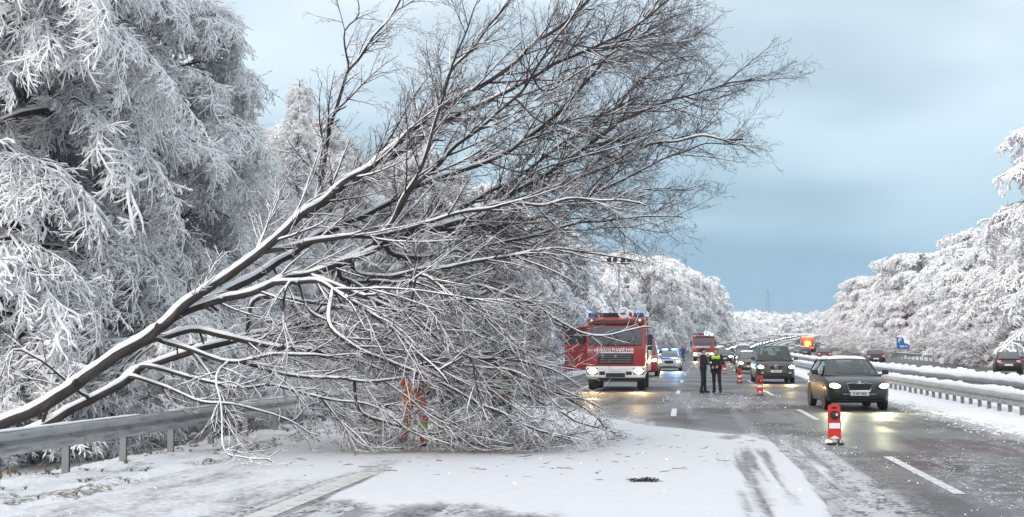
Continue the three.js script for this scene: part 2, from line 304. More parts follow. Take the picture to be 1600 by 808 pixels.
// ploughed bank of snow along the central reservation
{
  const bankMap = tex(512, 1024, (a, b) => {
    const u = lerp(6.3, 11.5, a), s = lerp(0, 60, b), w = 0.75 * sstep(7.6, 6.5, u + (fbm(u * 2, s * 1.2, 3) - 0.5) * 1.2) * sstep(0.4, 0.66, vnoise(u * 16, s * 8)), n = 0.94 + 0.06 * vnoise(u * 30, s * 30);
    return [lerp(0.84, 0.2, w) * n, lerp(0.85, 0.18, w) * n, lerp(0.87, 0.165, w) * n];
  });
  bankMap.wrapS = bankMap.wrapT = THREE.MirroredRepeatWrapping; bankMap.repeat.set(1 / 5.2, 1 / 60); bankMap.offset.set(-6.3 / 5.2, 0);
  structure('snow_bank', sheet(range(6.3, 11.5, 0.1), [...range(-6, 18, 1.5), ...range(18.2, 60, 0.2), ...range(61, 140, 1), ...growing(144, 700, 4, 1.05)], (u, s) => {
    const e = sstep(6.45, 7.3, u + (fbm(s * 0.7, 5, 4) - 0.5) * 0.7), far = sstep(11.5, 11.1, u);
    return (-0.03 + 0.06 * e + (fbm(u * 2.2, s * 1.6, 4) - 0.5) * 0.12 * e + (vnoise(u * 9, s * 7) - 0.5) * 0.04 * e) * far - 0.04 * (1 - far);
  }), new THREE.MeshStandardMaterial({ map: bankMap, roughness: 0.95, bumpMap: snowBump, bumpScale: 0.03 }), 'ploughed bank of snow below the central barriers');
}
// loose crumbs of snow and ice on the lanes
{
  const r = rng(5), g = new THREE.IcosahedronGeometry(1, 0), spots = [];
  const put = (n, u0, u1, s0, s1, a, b) => { for (let k = 0; k < n; k++) spots.push([lerp(u0, u1, r()), lerp(s0, s1, r()), lerp(a, b, r() * r())]); };
  put(320, 3.0, 5.4, 12, 24, 0.004, 0.014); put(200, -0.9, 3.8, 42, 56, 0.008, 0.03); put(160, 4.5, 6.6, 14, 40, 0.004, 0.012); put(150, 6.1, 6.75, 14, 50, 0.008, 0.03); put(160, 1.4, 3.2, 24, 34, 0.006, 0.02); put(60, -6.9, -5, 13, 24, 0.008, 0.025);
  const im = new THREE.InstancedMesh(g, M.snowPlain, spots.length), m = new THREE.Matrix4(), q = new THREE.Quaternion(), e = new THREE.Euler();
  spots.forEach(([u, s, k], i) => { e.set(r() * 6, r() * 6, r() * 6); q.setFromEuler(e); m.compose(road(u, s, k * 0.25), q, V(k * (0.7 + r()), k * 0.6, k * (0.7 + r()))); im.setMatrixAt(i, m); });
  im.name = 'snow_crumbs'; im.userData = { kind: 'stuff', label: 'crumbs of snow and ice scattered on the lanes' }; im.castShadow = im.receiveShadow = true; scene.add(im);
}

// bits of bark, snapped twigs and lumps of snow shaken out of the crown
{
  const r = rng(15), bits = [], lumps = [];
  for (let k = 0; k < 420; k++) { const px = 330 + 700 * r() ** 1.2, u = lerp(-7, 1.2, r()), s = lerp(18.5, 29, r() ** 1.3); if (r() > 0.25 + 0.75 * sstep(17.5, 22.5, s) * sstep(1.5, -1.5, u)) continue; bits.push([u, s]); }
  for (let k = 0; k < 60; k++) lumps.push([lerp(-7, 1.6, r()), lerp(17, 30, r()), lerp(0.006, 0.022, r() ** 2)]);
  const e = new THREE.Euler(), q = new THREE.Quaternion(), m = new THREE.Matrix4();
  const g = (() => { const mb = new MB(); mb.tube([V(-0.5, 0, 0), V(-0.1, 0.02, 0.06), V(0.2, 0.01, 0.02), V(0.5, 0.03, 0.1)], [0.03, 0.028, 0.022, 0.01], 4); mb.tube([V(0.1, 0.02, 0.03), V(0.3, 0.06, -0.14)], [0.018, 0.006], 3); return mb.geo(); })();
  const im = new THREE.InstancedMesh(g, M.twig, bits.length); bits.forEach(([u, s], i) => { const l = 0.03 + 0.16 * r() ** 2; e.set((r() - 0.5) * 0.3, r() * 6.28, (r() - 0.5) * 0.2); q.setFromEuler(e); m.compose(road(u, s, Math.max(0.003, patchH(u, s)) + 0.004), q, V(l, l, l)); im.setMatrixAt(i, m); });
  im.name = 'twig_litter'; im.userData = { kind: 'stuff', label: 'snapped twigs and bark scattered on the snow below the crown' }; im.castShadow = im.receiveShadow = true; scene.add(im);
  const lm = new THREE.InstancedMesh(new THREE.IcosahedronGeometry(1, 1), M.snowPlain, lumps.length); lumps.forEach(([u, s, k], i) => { e.set(r() * 6, r() * 6, r() * 6); q.setFromEuler(e); m.compose(road(u, s, Math.max(0.0, patchH(u, s)) + k * 0.15), q, V(k * (0.8 + r()), k * 0.6, k * (0.8 + r()))); lm.setMatrixAt(i, m); });
  lm.name = 'snow_lumps'; lm.userData = { kind: 'stuff', label: 'lumps of snow shaken off the fallen crown' }; lm.castShadow = lm.receiveShadow = true; scene.add(lm);
}

// ---------------------------------------------------------------- guardrails
const BEAM = [[0, 0.75], [0.045, 0.74], [0.078, 0.712], [0.083, 0.665], [0.06, 0.632], [0.018, 0.606], [0.004, 0.595], [0.018, 0.584], [0.06, 0.558], [0.083, 0.525], [0.078, 0.478], [0.045, 0.45], [0, 0.44]];
function beamGeo(u, ss, side, dy) {
  const ring = [...BEAM.map(([n, y]) => [n, y]), ...BEAM.slice().reverse().map(([n, y]) => [n - 0.006, y])], p = [], idx = [], k = ring.length;
  for (const s of ss) for (const [n, y] of ring) { const q = road(u + side * n, s, y + dy); p.push(q.x, q.y, q.z); }
  for (let j = 0; j < ss.length - 1; j++) for (let i = 0; i < k; i++) { const a = j * k + i, b = j * k + (i + 1) % k; side > 0 ? idx.push(a, a + k, b, b, a + k, b + k) : idx.push(a, b, a + k, b, b + k, a + k); }
  const uv = []; for (const s of ss) ring.forEach((_, i) => uv.push(s / 4, i / k)); const g = new THREE.BufferGeometry(); g.setAttribute('position', new THREE.Float32BufferAttribute(p, 3)); g.setAttribute('uv', new THREE.Float32BufferAttribute(uv, 2)); g.setIndex(idx); g.computeVertexNormals(); return g;
}
function postGeo() {
  const s = new THREE.Shape(); [[-0.05, -0.03], [0.05, -0.03], [0.05, -0.02], [-0.04, -0.02], [-0.04, 0.02], [0.05, 0.02], [0.05, 0.03], [-0.05, 0.03]].forEach(([x, y], i) => i ? s.lineTo(x, y) : s.moveTo(x, y));
  const g = new THREE.ExtrudeGeometry(s, { depth: 0.9, bevelEnabled: false }); g.rotateX(-Math.PI / 2); g.translate(0, -0.18, 0); return g;
}
const POST = postGeo();
function snowRidge(u, ss, w, th, base, seed, gaps) {
  const mb = new MB(), rr = rng(seed); let P = [], R = [], flush = () => { if (P.length > 2) { R[0] *= 0.3; R[R.length - 1] *= 0.3; mb.tube(P, R, 8, { sy: th / w }); } P = []; R = []; };
  for (const s of ss) {
    const n = fbm(s * 1.7, seed, 4), keep = gaps ? n > 0.3 : true; if (!keep) { flush(); continue; }
    P.push(road(u + (n - 0.5) * 0.05, s, base + th * 0.55 * (0.6 + 0.8 * n))); R.push(w * (0.5 + 0.7 * n + 0.1 * rr() + 0.5 * (fbm(s * 0.45, seed + 9, 2) - 0.5)));
  }
  flush(); return mb.geo();
}
function guardrail(label, u, side, s0, s1, o) {
  const t = thing('guardrail', label, 'guardrail'), ss = [...range(s0, Math.min(s1, 120), 1), ...(s1 > 120 ? growing(122, s1, 3, 1.04) : [])], dy = o.dy ?? 0;
  part('beam', beamGeo(u, ss, side, dy), o.mat ?? M.rail, t);
  if (o.double) part('beam', beamGeo(u - side * 0.16, ss, -side, dy), o.mat ?? M.rail, t);
  let far = [];
  for (let s = o.first ?? s0; s < s1; s += o.step) {
    if (s > (o.postsTo ?? 110)) { if (o.farPosts) { const g = POST.clone(); const q = road(u - side * 0.035, s, dy); g.translate(q.x, q.y, q.z); far.push(g); } continue; }
    const m = part('post', POST, M.steelDark, t); m.position.copy(road(u - side * 0.055, s, dy)); m.rotation.y = side > 0 ? 0 : Math.PI;
  }
  if (far.length) part('far_posts', mergeGeometries(far), M.steelDark, t, 'stuff');
  if (o.bolts) { const bg = new THREE.CylinderGeometry(0.014, 0.018, 0.02, 6); bg.rotateZ(Math.PI / 2); for (let s = o.first; s < Math.min(s1, 46); s += o.step) { const m = part('bolt', bg, M.steelDark, t); m.position.copy(road(u + side * 0.012, s, 0.595 + dy)); } }
  if (o.bolts) for (let s = o.first + 0.3; s < Math.min(s1, 60); s += 4) part('lap_joint', beamGeo(u + side * 0.005, [s, s + 0.17, s + 0.34], side, dy), M.rail, t);
  if (o.snow) part('snow_cap', snowRidge(u - side * (o.snowIn ?? 0.0), [...range(s0, Math.min(s1, 90), 0.14), ...(s1 > 90 ? range(90.5, s1, 1.2) : [])], o.snow[0], o.snow[1], 0.75 + dy, o.seed, o.gaps), M.snowPlain, t);
  return t;
}
guardrail('galvanised guardrail on the left verge under the fallen tree', -8.2, 1, -4, 130, { first: 2.5, step: 2, bolts: true, snow: [0.03, 0.018], seed: 3, gaps: true, snowIn: -0.02 });
guardrail('guardrail with close posts and lumpy snow along the fast lane', 8.85, -1, 4, 560, { dy: -0.2, first: 5, step: 1.33, postsTo: 125, farPosts: true, bolts: true, snow: [0.085, 0.11], seed: 8, snowIn: 0.03 });
guardrail('central guardrail under a thick even cap of snow', 10.95, -1, 4, 560, { dy: -0.1, first: 6, step: 4, postsTo: 100, double: true, snow: [0.16, 0.19], seed: 14, snowIn: 0.08, mat: M.steelDark });
guardrail('far guardrail along the edge of the opposite carriageway', 26.6, -1, 60, 560, { dy: 0, first: 62, step: 4, postsTo: 60, farPosts: true, snow: [0.05, 0.05], seed: 21, mat: M.steelDark, gaps: true });

// ---------------------------------------------------------------- standing trees under snow
const SNOWC = [0.955, 0.96, 0.968], BARKC = [0.12, 0.1, 0.094];
// one snow-laden spray of twigs, about a metre long, growing along +x, flat in x-z, snow on its top
function sprayGeo(seed, thick, bare, o = {}) {
  const r = rng(seed), mb = new MB(true), { side = 8, sub = 4, spread = 0.5, dense = 1 } = o;
  const twig = (p, d, len, lv) => {
    const n = lv === 0 ? 6 : lv === 1 ? 5 : 4, pts = [p.clone()], dir = d.clone(), curl = (r() - 0.5) * 0.3;
    for (let k = 1; k <= n; k++) { dir.y -= [0.06, 0.12, 0.14][lv] * (0.4 + 1.2 * r()); dir.x += (r() - 0.5) * 0.55; dir.z += (r() - 0.5) * 0.55 + curl * 0.4; dir.y += (r() - 0.5) * 0.45; dir.normalize(); pts.push(pts[k - 1].clone().addScaledVector(dir, len / n * (0.8 + 0.4 * r()))); }
    const r0 = lv === 0 ? 0.007 : lv === 1 ? 0.0045 : 0.003;
    mb.tube(pts, pts.map((_, k) => r0 * (1 - 0.6 * k / n)), 3, { color: BARKC, cap: false });
    if (r() > bare) {
      const sr = thick * (lv === 0 ? 1.1 : lv === 1 ? 1 : 0.8) * (0.75 + 0.5 * r());
      mb.tube(pts, pts.map((_, k) => sr * (0.6 + 0.8 * r()) * (k === 0 ? 0.6 : k === n ? 0.3 : 1)), 5, { color: SNOWC, lift: pts.map(() => sr * 0.7), sy: 0.8 });
    }
    if (lv < 2) {
      const m = Math.round((lv === 0 ? side : sub) * (0.75 + 0.5 * r()) * dense);
      for (let k = 0; k < m; k++) {
        const t = lerp(0.08, 0.97, r()), f = Math.min(n - 1, Math.floor(t * n)), b = pts[f].clone().lerp(pts[f + 1], t * n - f), a = (r() < 0.5 ? -1 : 1) * (0.25 + (0.4 + spread) * r()), ca = Math.cos(a), sa = Math.sin(a), tn = pts[f + 1].clone().sub(pts[f]).normalize();
        const nd = V(tn.x * ca - tn.z * sa, tn.y * 0.7 + (r() - 0.55) * 0.7, tn.x * sa + tn.z * ca).normalize();
        twig(b, nd, len * (lv === 0 ? 0.52 : 0.45) * (1.1 - 0.5 * t) * (0.55 + 0.8 * r()), lv + 1);
      }
    }
  };
  twig(V(0, 0, 0), V(1, 0.05, 0), 1.0, 0);
  return mb.geo();
}
const SPRAYS = [sprayGeo(11, 0.0125, 0.03, { side: 12, sub: 6 }), sprayGeo(12, 0.015, 0.03, { side: 13, sub: 5, spread: 0.8 }), sprayGeo(13, 0.011, 0.06, { side: 12, sub: 7 }), sprayGeo(14, 0.02, 0.0, { side: 9, sub: 4, spread: 0.9 })];
const SPRAYS_FINE = [sprayGeo(21, 0.032, 0.0, { side: 10, sub: 4 }), sprayGeo(22, 0.036, 0.0, { side: 11, sub: 4, spread: 0.8 }), sprayGeo(23, 0.028, 0.0, { side: 12, sub: 4, spread: 0.7 })];
const X1 = V(1, 0, 0);
function sprayMatrix(p, d, scale, roll) {
  const x = d.clone().normalize(), y = UPV.clone().addScaledVector(x, -x.y); if (y.lengthSq() < 0.02) y.set(0, 0, 1); y.normalize(); const z = new THREE.Vector3().crossVectors(x, y);
  const m = new THREE.Matrix4().makeBasis(x, y, z); if (roll) m.multiply(new THREE.Matrix4().makeRotationX(roll)); m.scale(V(scale, scale, scale)); m.setPosition(p); return m;
}
// a tree prototype: > trunk (with limbs), snow (on the limbs), crown
function treeProto(kind, seed, o) {
  const r = rng(seed), wood = new MB(), snow = new MB(), sprays = [], H = o.H;
  const bendy = (p, d, len, n, wander, fall) => { const pts = [p.clone()], dir = d.clone().normalize(); for (let k = 1; k <= n; k++) { dir.x += (r() - 0.5) * wander; dir.y += (r() - 0.5) * wander - fall * (k / n); dir.z += (r() - 0.5) * wander; dir.normalize(); pts.push(pts[k - 1].clone().addScaledVector(dir, len / n)); } return pts; };
  const pick = (pts, t) => { const f = Math.min(pts.length - 2, Math.floor(t * (pts.length - 1))), k = t * (pts.length - 1) - f; return [pts[f].clone().lerp(pts[f + 1], k), pts[f + 1].clone().sub(pts[f]).normalize()]; };
  const hang = (pts, count, from, sc, droop) => { for (let k = 0; k < count; k++) { const t = lerp(from, 1, (k + r()) / count), [p, d] = pick(pts, t), a = (r() < 0.5 ? -1 : 1) * (0.2 + 0.9 * r()) * (t > 0.93 ? 0.4 : 1), ca = Math.cos(a), sa = Math.sin(a), nd = V(d.x * ca - d.z * sa, d.y * 0.5 - droop * (0.35 + r()), d.x * sa + d.z * ca); sprays.push(sprayMatrix(p, nd, sc * (0.4 + 0.95 * r()), (r() - 0.5) * 1.6)); } };
  if (kind === 'broad') {
    const trunk = bendy(V(0, -0.4, 0), V((r() - 0.5) * 0.16, 1, (r() - 0.5) * 0.16), H * 0.92, 10, 0.12, 0), R0 = 0.011 * H + 0.02;
    wood.tube(trunk, trunk.map((_, k) => R0 * (1 - 0.88 * k / 10)), 7, { rough: 0.15 });
    const n = o.limbs;
    for (let i = 0; i < n; i++) {
      const t = lerp(o.low ?? 0.12, 0.98, (i + r()) / n), [p] = pick(trunk, t), az = i * 2.4 + r() * 0.9, rise = lerp(0.25, 1.1, t) * (0.7 + 0.6 * r()), len = H * o.spread * (0.3 + 0.75 * Math.sin(Math.PI * clamp(t * 0.8 + 0.14))) * (0.75 + 0.5 * r());
      const limb = bendy(p, V(Math.cos(az), rise, Math.sin(az)), len, 7, 0.22, o.fall), r1 = R0 * (1 - 0.85 * t) * 0.55 + 0.012;
      const rr = limb.map((_, k) => r1 * (1 - 0.8 * k / 7)); wood.tube(limb, rr, 5); if (o.snow) snowOn(snow, limb, rr, 1.3, 5, r);
      hang(limb, o.tips, 0.45, o.sc, o.droop);
      for (let j = 0; j < o.subs; j++) {
        const [q, d] = pick(limb, lerp(0.25, 0.95, (j + r()) / o.subs)), a = (j % 2 ? 1 : -1) * (0.5 + 0.6 * r()), ca = Math.cos(a), sa = Math.sin(a);
        const sub = bendy(q, V(d.x * ca - d.z * sa, d.y * 0.8 + 0.15 * r(), d.x * sa + d.z * ca), len * 0.42 * (0.6 + 0.7 * r()), 4, 0.25, o.fall * 1.5), r2 = sub.map((_, k) => r1 * 0.42 * (1 - 0.7 * k / 4) + 0.004);
        wood.tube(sub, r2, 4, { cap: false }); if (o.snow) snowOn(snow, sub, r2, 1.5, 4, r);
        hang(sub, o.tips, 0.1, o.sc, o.droop);
      }
    }
  } else if (kind === 'spruce') {
    const trunk = bendy(V(0, -0.4, 0), V((r() - 0.5) * 0.05, 1, (r() - 0.5) * 0.05), H + 0.3, 8, 0.03, 0), R0 = 0.012 * H;
    wood.tube(trunk, trunk.map((_, k) => R0 * (1 - 0.95 * k / 8) + 0.006), 6);
    for (let i = 0; i < o.limbs; i++) {
      const t = lerp(0.08, 0.99, Math.sqrt((i + r()) / o.limbs)), [p] = pick(trunk, t), az = i * 2.4 + r() * 0.6, len = Math.max(0.25, H * o.spread * (1.02 - t) * (0.75 + 0.5 * r()));
      const limb = bendy(p, V(Math.cos(az), 0.12 + 0.25 * t, Math.sin(az)), len, 5, 0.12, 0.28), rr = limb.map((_, k) => 0.035 * (1 - t) * (1 - 0.7 * k / 5) + 0.007);
      wood.tube(limb, rr, 4, { cap: false }); if (o.snow) snowOn(snow, limb, rr, 2.2, 5, r);
      hang(limb, Math.max(2, Math.round(o.tips * (0.3 + len * 0.55))), 0.08, o.sc * (0.55 + 0.45 * (1 - t)), o.droop);
    }
  } else {                                             // shrub: many arching stems from the ground
    for (let i = 0; i < o.limbs; i++) {
      const az = i * 2.4 + r(), stem = bendy(V(Math.cos(az) * 0.25, -0.3, Math.sin(az) * 0.25), V(Math.cos(az) * 0.6 * r(), 1, Math.sin(az) * 0.6 * r()), H * (0.6 + 0.6 * r()), 6, 0.22, 0.28), rr = stem.map((_, k) => 0.022 * (1 - 0.8 * k / 6) + 0.003);
      wood.tube(stem, rr, 4, { cap: false }); if (o.snow) snowOn(snow, stem, rr, 1.6, 4, r);
      hang(stem, o.tips, 0.2, o.sc, o.droop);
    }
  }
  const g = new THREE.Group(); g.name = o.name; g.userData = { category: kind === 'shrub' ? 'shrub' : 'tree' };
  part(kind === 'shrub' ? 'stems' : 'trunk', wood.geo(), M.bark, g);
  if (o.snow) part('snow', snow.geo(), M.snowPlain, g);
  const set = o.fine ? SPRAYS_FINE : SPRAYS, bins = set.map(() => []); sprays.forEach((m) => bins[Math.floor(r() * set.length)].push(m));
  bins.forEach((list, k) => { const im = new THREE.InstancedMesh(set[k], M.crown, list.length); list.forEach((m, i) => im.setMatrixAt(i, m)); im.name = 'crown'; im.userData = { kind: 'stuff' }; im.castShadow = im.receiveShadow = true; g.add(im); });
  g.userData.H = H; return g;
}
const near = [
  treeProto('broad', 101, { name: 'snowy_broadleaf_tree', H: 12, limbs: 60, subs: 5, tips: 14, spread: 0.2, fall: 0.26, droop: 0.42, sc: 0.78, snow: true, low: 0.05 }),
  treeProto('broad', 102, { name: 'snowy_broadleaf_tree', H: 12, limbs: 56, subs: 5, tips: 14, spread: 0.175, fall: 0.2, droop: 0.35, sc: 0.74, snow: true, low: 0.06 }),
  treeProto('broad', 103, { name: 'snowy_broadleaf_tree', H: 12, limbs: 58, subs: 5, tips: 14, spread: 0.215, fall: 0.33, droop: 0.55, sc: 0.8, snow: true, low: 0.05 }),
];
const spruce = [treeProto('spruce', 111, { name: 'snowy_spruce_tree', H: 12, limbs: 130, tips: 19, spread: 0.25, droop: 0.55, sc: 0.72, snow: true }), treeProto('spruce', 112, { name: 'snowy_spruce_tree', H: 12, limbs: 115, tips: 18, spread: 0.21, droop: 0.7, sc: 0.72, snow: true })];
const mid = [201, 202, 203, 204].map((s, i) => treeProto('broad', s, { name: 'snowy_broadleaf_tree', H: 14, limbs: 38, subs: 4, tips: 8, spread: 0.25 + 0.03 * (i % 3), fall: 0.25 + 0.07 * (i % 2), droop: 0.45 + 0.12 * (i % 2), sc: 1.25, snow: false, low: 0.06, fine: true }));
const midSpruce = [treeProto('spruce', 211, { name: 'snowy_spruce_tree', H: 14, limbs: 90, tips: 6, spread: 0.2, droop: 0.5, sc: 1.2, snow: false, fine: true })];
const shrubs = [301, 302, 303].map((s) => treeProto('shrub', s, { name: 'snowy_shrub', H: 2.6, limbs: 34, tips: 10, sc: 0.55, droop: 0.5, snow: true }));
const used = new Set();
function plant(proto, u, s, h, label, group, rnd, wide = 1) {
  const k = h / proto.userData.H, y = landLevel(u, s), q = road(u, s, y), turn = rnd() * 6.28;
  const o = copyOf(proto, [q.x, q.y, q.z], turn, [k * wide, k, k * wide], label, group); delete o.userData.H; return o;
}
{
  const r = rng(77), ord = ['first', 'second', 'third', 'fourth', 'fifth', 'sixth', 'seventh', 'eighth', 'ninth', 'tenth', 'eleventh', 'twelfth'];
  // front row behind the left guardrail: [u, s, height, prototype]
  const row = [[-14.2, 26.5, 15, near[2]], [-12.9, 29, 14, near[0]], [-15.6, 31, 16, near[1]], [-13.4, 33, 12, near[2]], [-15.4, 36, 12, near[0]], [-13, 39.5, 10.8, spruce[0]], [-14.2, 42, 11.2, near[1]], [-12.8, 46, 11.3, spruce[1]], [-13.2, 51, 11.6, near[0]], [-12.6, 56, 11.6, near[1]], [-13.4, 62, 12, near[2]], [-12.6, 69, 12, near[0]]];
  row.forEach(([u, s, h, p], i) => plant(p, u, s, h, `${ord[i]} snow-laden ${spruce.includes(p) ? 'spruce' : 'broadleaf tree'} behind the left guardrail, counted from the left`, 'front row of trees behind the left guardrail', r));
  // rows deeper in the wood
  for (const [u0, s0, s1, st] of [[-13.4, 76, 92, 6], [-17.5, 31, 92, 3.6], [-21.5, 40, 98, 4.2], [-26, 50, 104, 6]]) for (let s = s0; s < s1; s += st * (0.8 + 0.4 * r())) plant(r() < 0.2 ? spruce[r() < 0.5 ? 0 : 1] : near[Math.floor(r() * 3)], u0 + (r() - 0.5) * 3, s, (s < 34 ? 13.5 : s < 60 ? 10.4 : 11.8) + 2.2 * r(), `snow-laden tree in the ${u0 > -15 ? 'front' : u0 > -20 ? 'second' : u0 > -24 ? 'third' : 'fourth'} row of the left wood behind the fallen ${s < 50 ? 'trunk' : 'crown'}`, `left wood, row at the fallen tree, ${u0} ${s < 50 ? 'trunk' : 'crown'}`.replace(/-?[\d.]+ /, (v) => ({ '-13.4 ': 'front ', '-17.5 ': 'second ', '-21.5 ': 'third ', '-26 ': 'fourth ' })[v] ?? v), r);
  // the wood running on along the left side
  for (let s = 90; s < 455; s += 6.5 + s * 0.012) for (const [du, k] of [[0, 1], [-6, 1], [-13, 1]]) if (k) plant(r() < 0.18 ? midSpruce[0] : mid[Math.floor(r() * 4)], -12.5 + du + (r() - 0.5) * 3, s + (r() - 0.5) * 5, 11 + 10 * sstep(130, 330, s) + 3 * r() - du * 0.06, `snow-covered tree in the ${du === 0 ? 'front' : du > -8 ? 'second' : 'rear'} row of the left wood, ${s < 190 ? 'behind the fire engine' : 'far up the valley'}`, `left wood, ${du === 0 ? 'front' : du > -8 ? 'second' : 'rear'} row, ${s < 190 ? 'near' : 'far'} stretch`, r);
  // the wood on the bank beyond the opposite carriageway
  const right = [[32, 118, 22], [33.5, 131, 16], [30.5, 140, 12.5], [35, 146, 16.5], [31, 155, 13.5]];
  right.forEach(([u, s, h], i) => plant(mid[i % 4], u, s, h, `${['tall snow-covered tree at the right edge of the picture', 'second tall snow-covered tree in from the right edge', 'round snow-covered tree in front of the tall ones on the right', 'tall snow-covered tree rising behind the round one on the right', 'snow-covered tree left of the tall ones on the right bank'][i]}`, 'large trees at the right edge', r, 1.15));
  for (let s = 128; s < 660; s += 5 + s * 0.013) for (const [du, k, dh] of [[0, 1, -5.5], [4.5, 1, -1], [10, s < 420 ? 1 : 0, 0], [17, s < 300 ? 1 : 0, 0]]) if (k && !(du === 0 && s > 170 && s < 208)) plant(du > 3 && r() < 0.07 ? midSpruce[0] : mid[Math.floor(r() * 4)], 29.4 + du + (r() - 0.5) * 2.2, s + (r() - 0.5) * 4, 14.5 + dh + 3.5 * r(), `snow-covered tree in the ${du === 0 ? 'front' : du < 6 ? 'second' : 'rear'} row on the right bank, ${s < 150 ? 'near the right edge' : s < 240 ? 'around the blue sign' : 'far beyond the blue sign'}`, `right bank, ${du === 0 ? 'front' : du < 6 ? 'second' : 'rear'} row, ${s < 150 ? 'near' : s < 240 ? 'middle' : 'far'} stretch`, r, 1.12);
  // undergrowth behind the left guardrail
  for (let s = 22.5; s < 70; s += 1.9 + r()) plant(shrubs[Math.floor(r() * 3)], -10.9 - r() * 1.9 - (s < 27 ? 1.6 : 0), s, (s < 27 ? 1.2 : 1.7) + 1.7 * r(), 'snow-covered bush among the undergrowth behind the left guardrail', 'bushes behind the left guardrail', r, 1.2);
  for (let s = 130; s < 330; s += 5.5) if (s < 160 || s > 206) plant(shrubs[Math.floor(r() * 3)], 28.3 + (r() - 0.5), s, 3.2 + 2 * r(), 'snow-covered bush at the foot of the right bank', 'bushes at the foot of the right bank', r, 1.6);
  // the wooded hill that closes the valley: reads as one mass
  const spots = [], q = new THREE.Quaternion();
  for (let k = 0; k < 420; k++) { const s = 740 + 460 * r(), u = -170 + 330 * r(), h = 15 + 8 * r(); if (s < 790 && u > -12 && u < 27) continue; spots.push([u, s, h]); }
  for (let k = 0; k < 190; k++) { const s = 465 + 290 * r(), u = -14 - 45 * r(), h = 13 + 7 * r(); spots.push([u, s, h]); }
  const hillTree = treeProto('broad', 401, { name: 'hill', H: 1, limbs: 22, subs: 2, tips: 3, spread: 0.36, fall: 0.2, droop: 0.35, sc: 0.2, snow: false, low: 0.1 });
  const crs = hillTree.children.filter((c) => c.name === 'crown'), all = [], mm = new THREE.Matrix4(), pm = new THREE.Matrix4();
  spots.forEach(([u, s, h]) => { q.setFromAxisAngle(UPV, r() * 6.28); pm.compose(road(u, s, landLevel(u, s)).add(V(0, -0.4, 0)), q, V(h * 1.1, h, h * 1.1)); for (const cr of crs) for (let i = 0; i < cr.count; i += 1) { cr.getMatrixAt(i, mm); all.push(mm.clone().premultiply(pm)); } });
  const im = new THREE.InstancedMesh(SPRAYS_FINE[1], M.crown, all.length); all.forEach((m, i) => im.setMatrixAt(i, m)); im.name = 'far_wood'; im.userData = { kind: 'stuff', label: 'snow-covered wood on the hill that closes the valley', category: 'wood' }; im.castShadow = im.receiveShadow = true; scene.add(im);
}

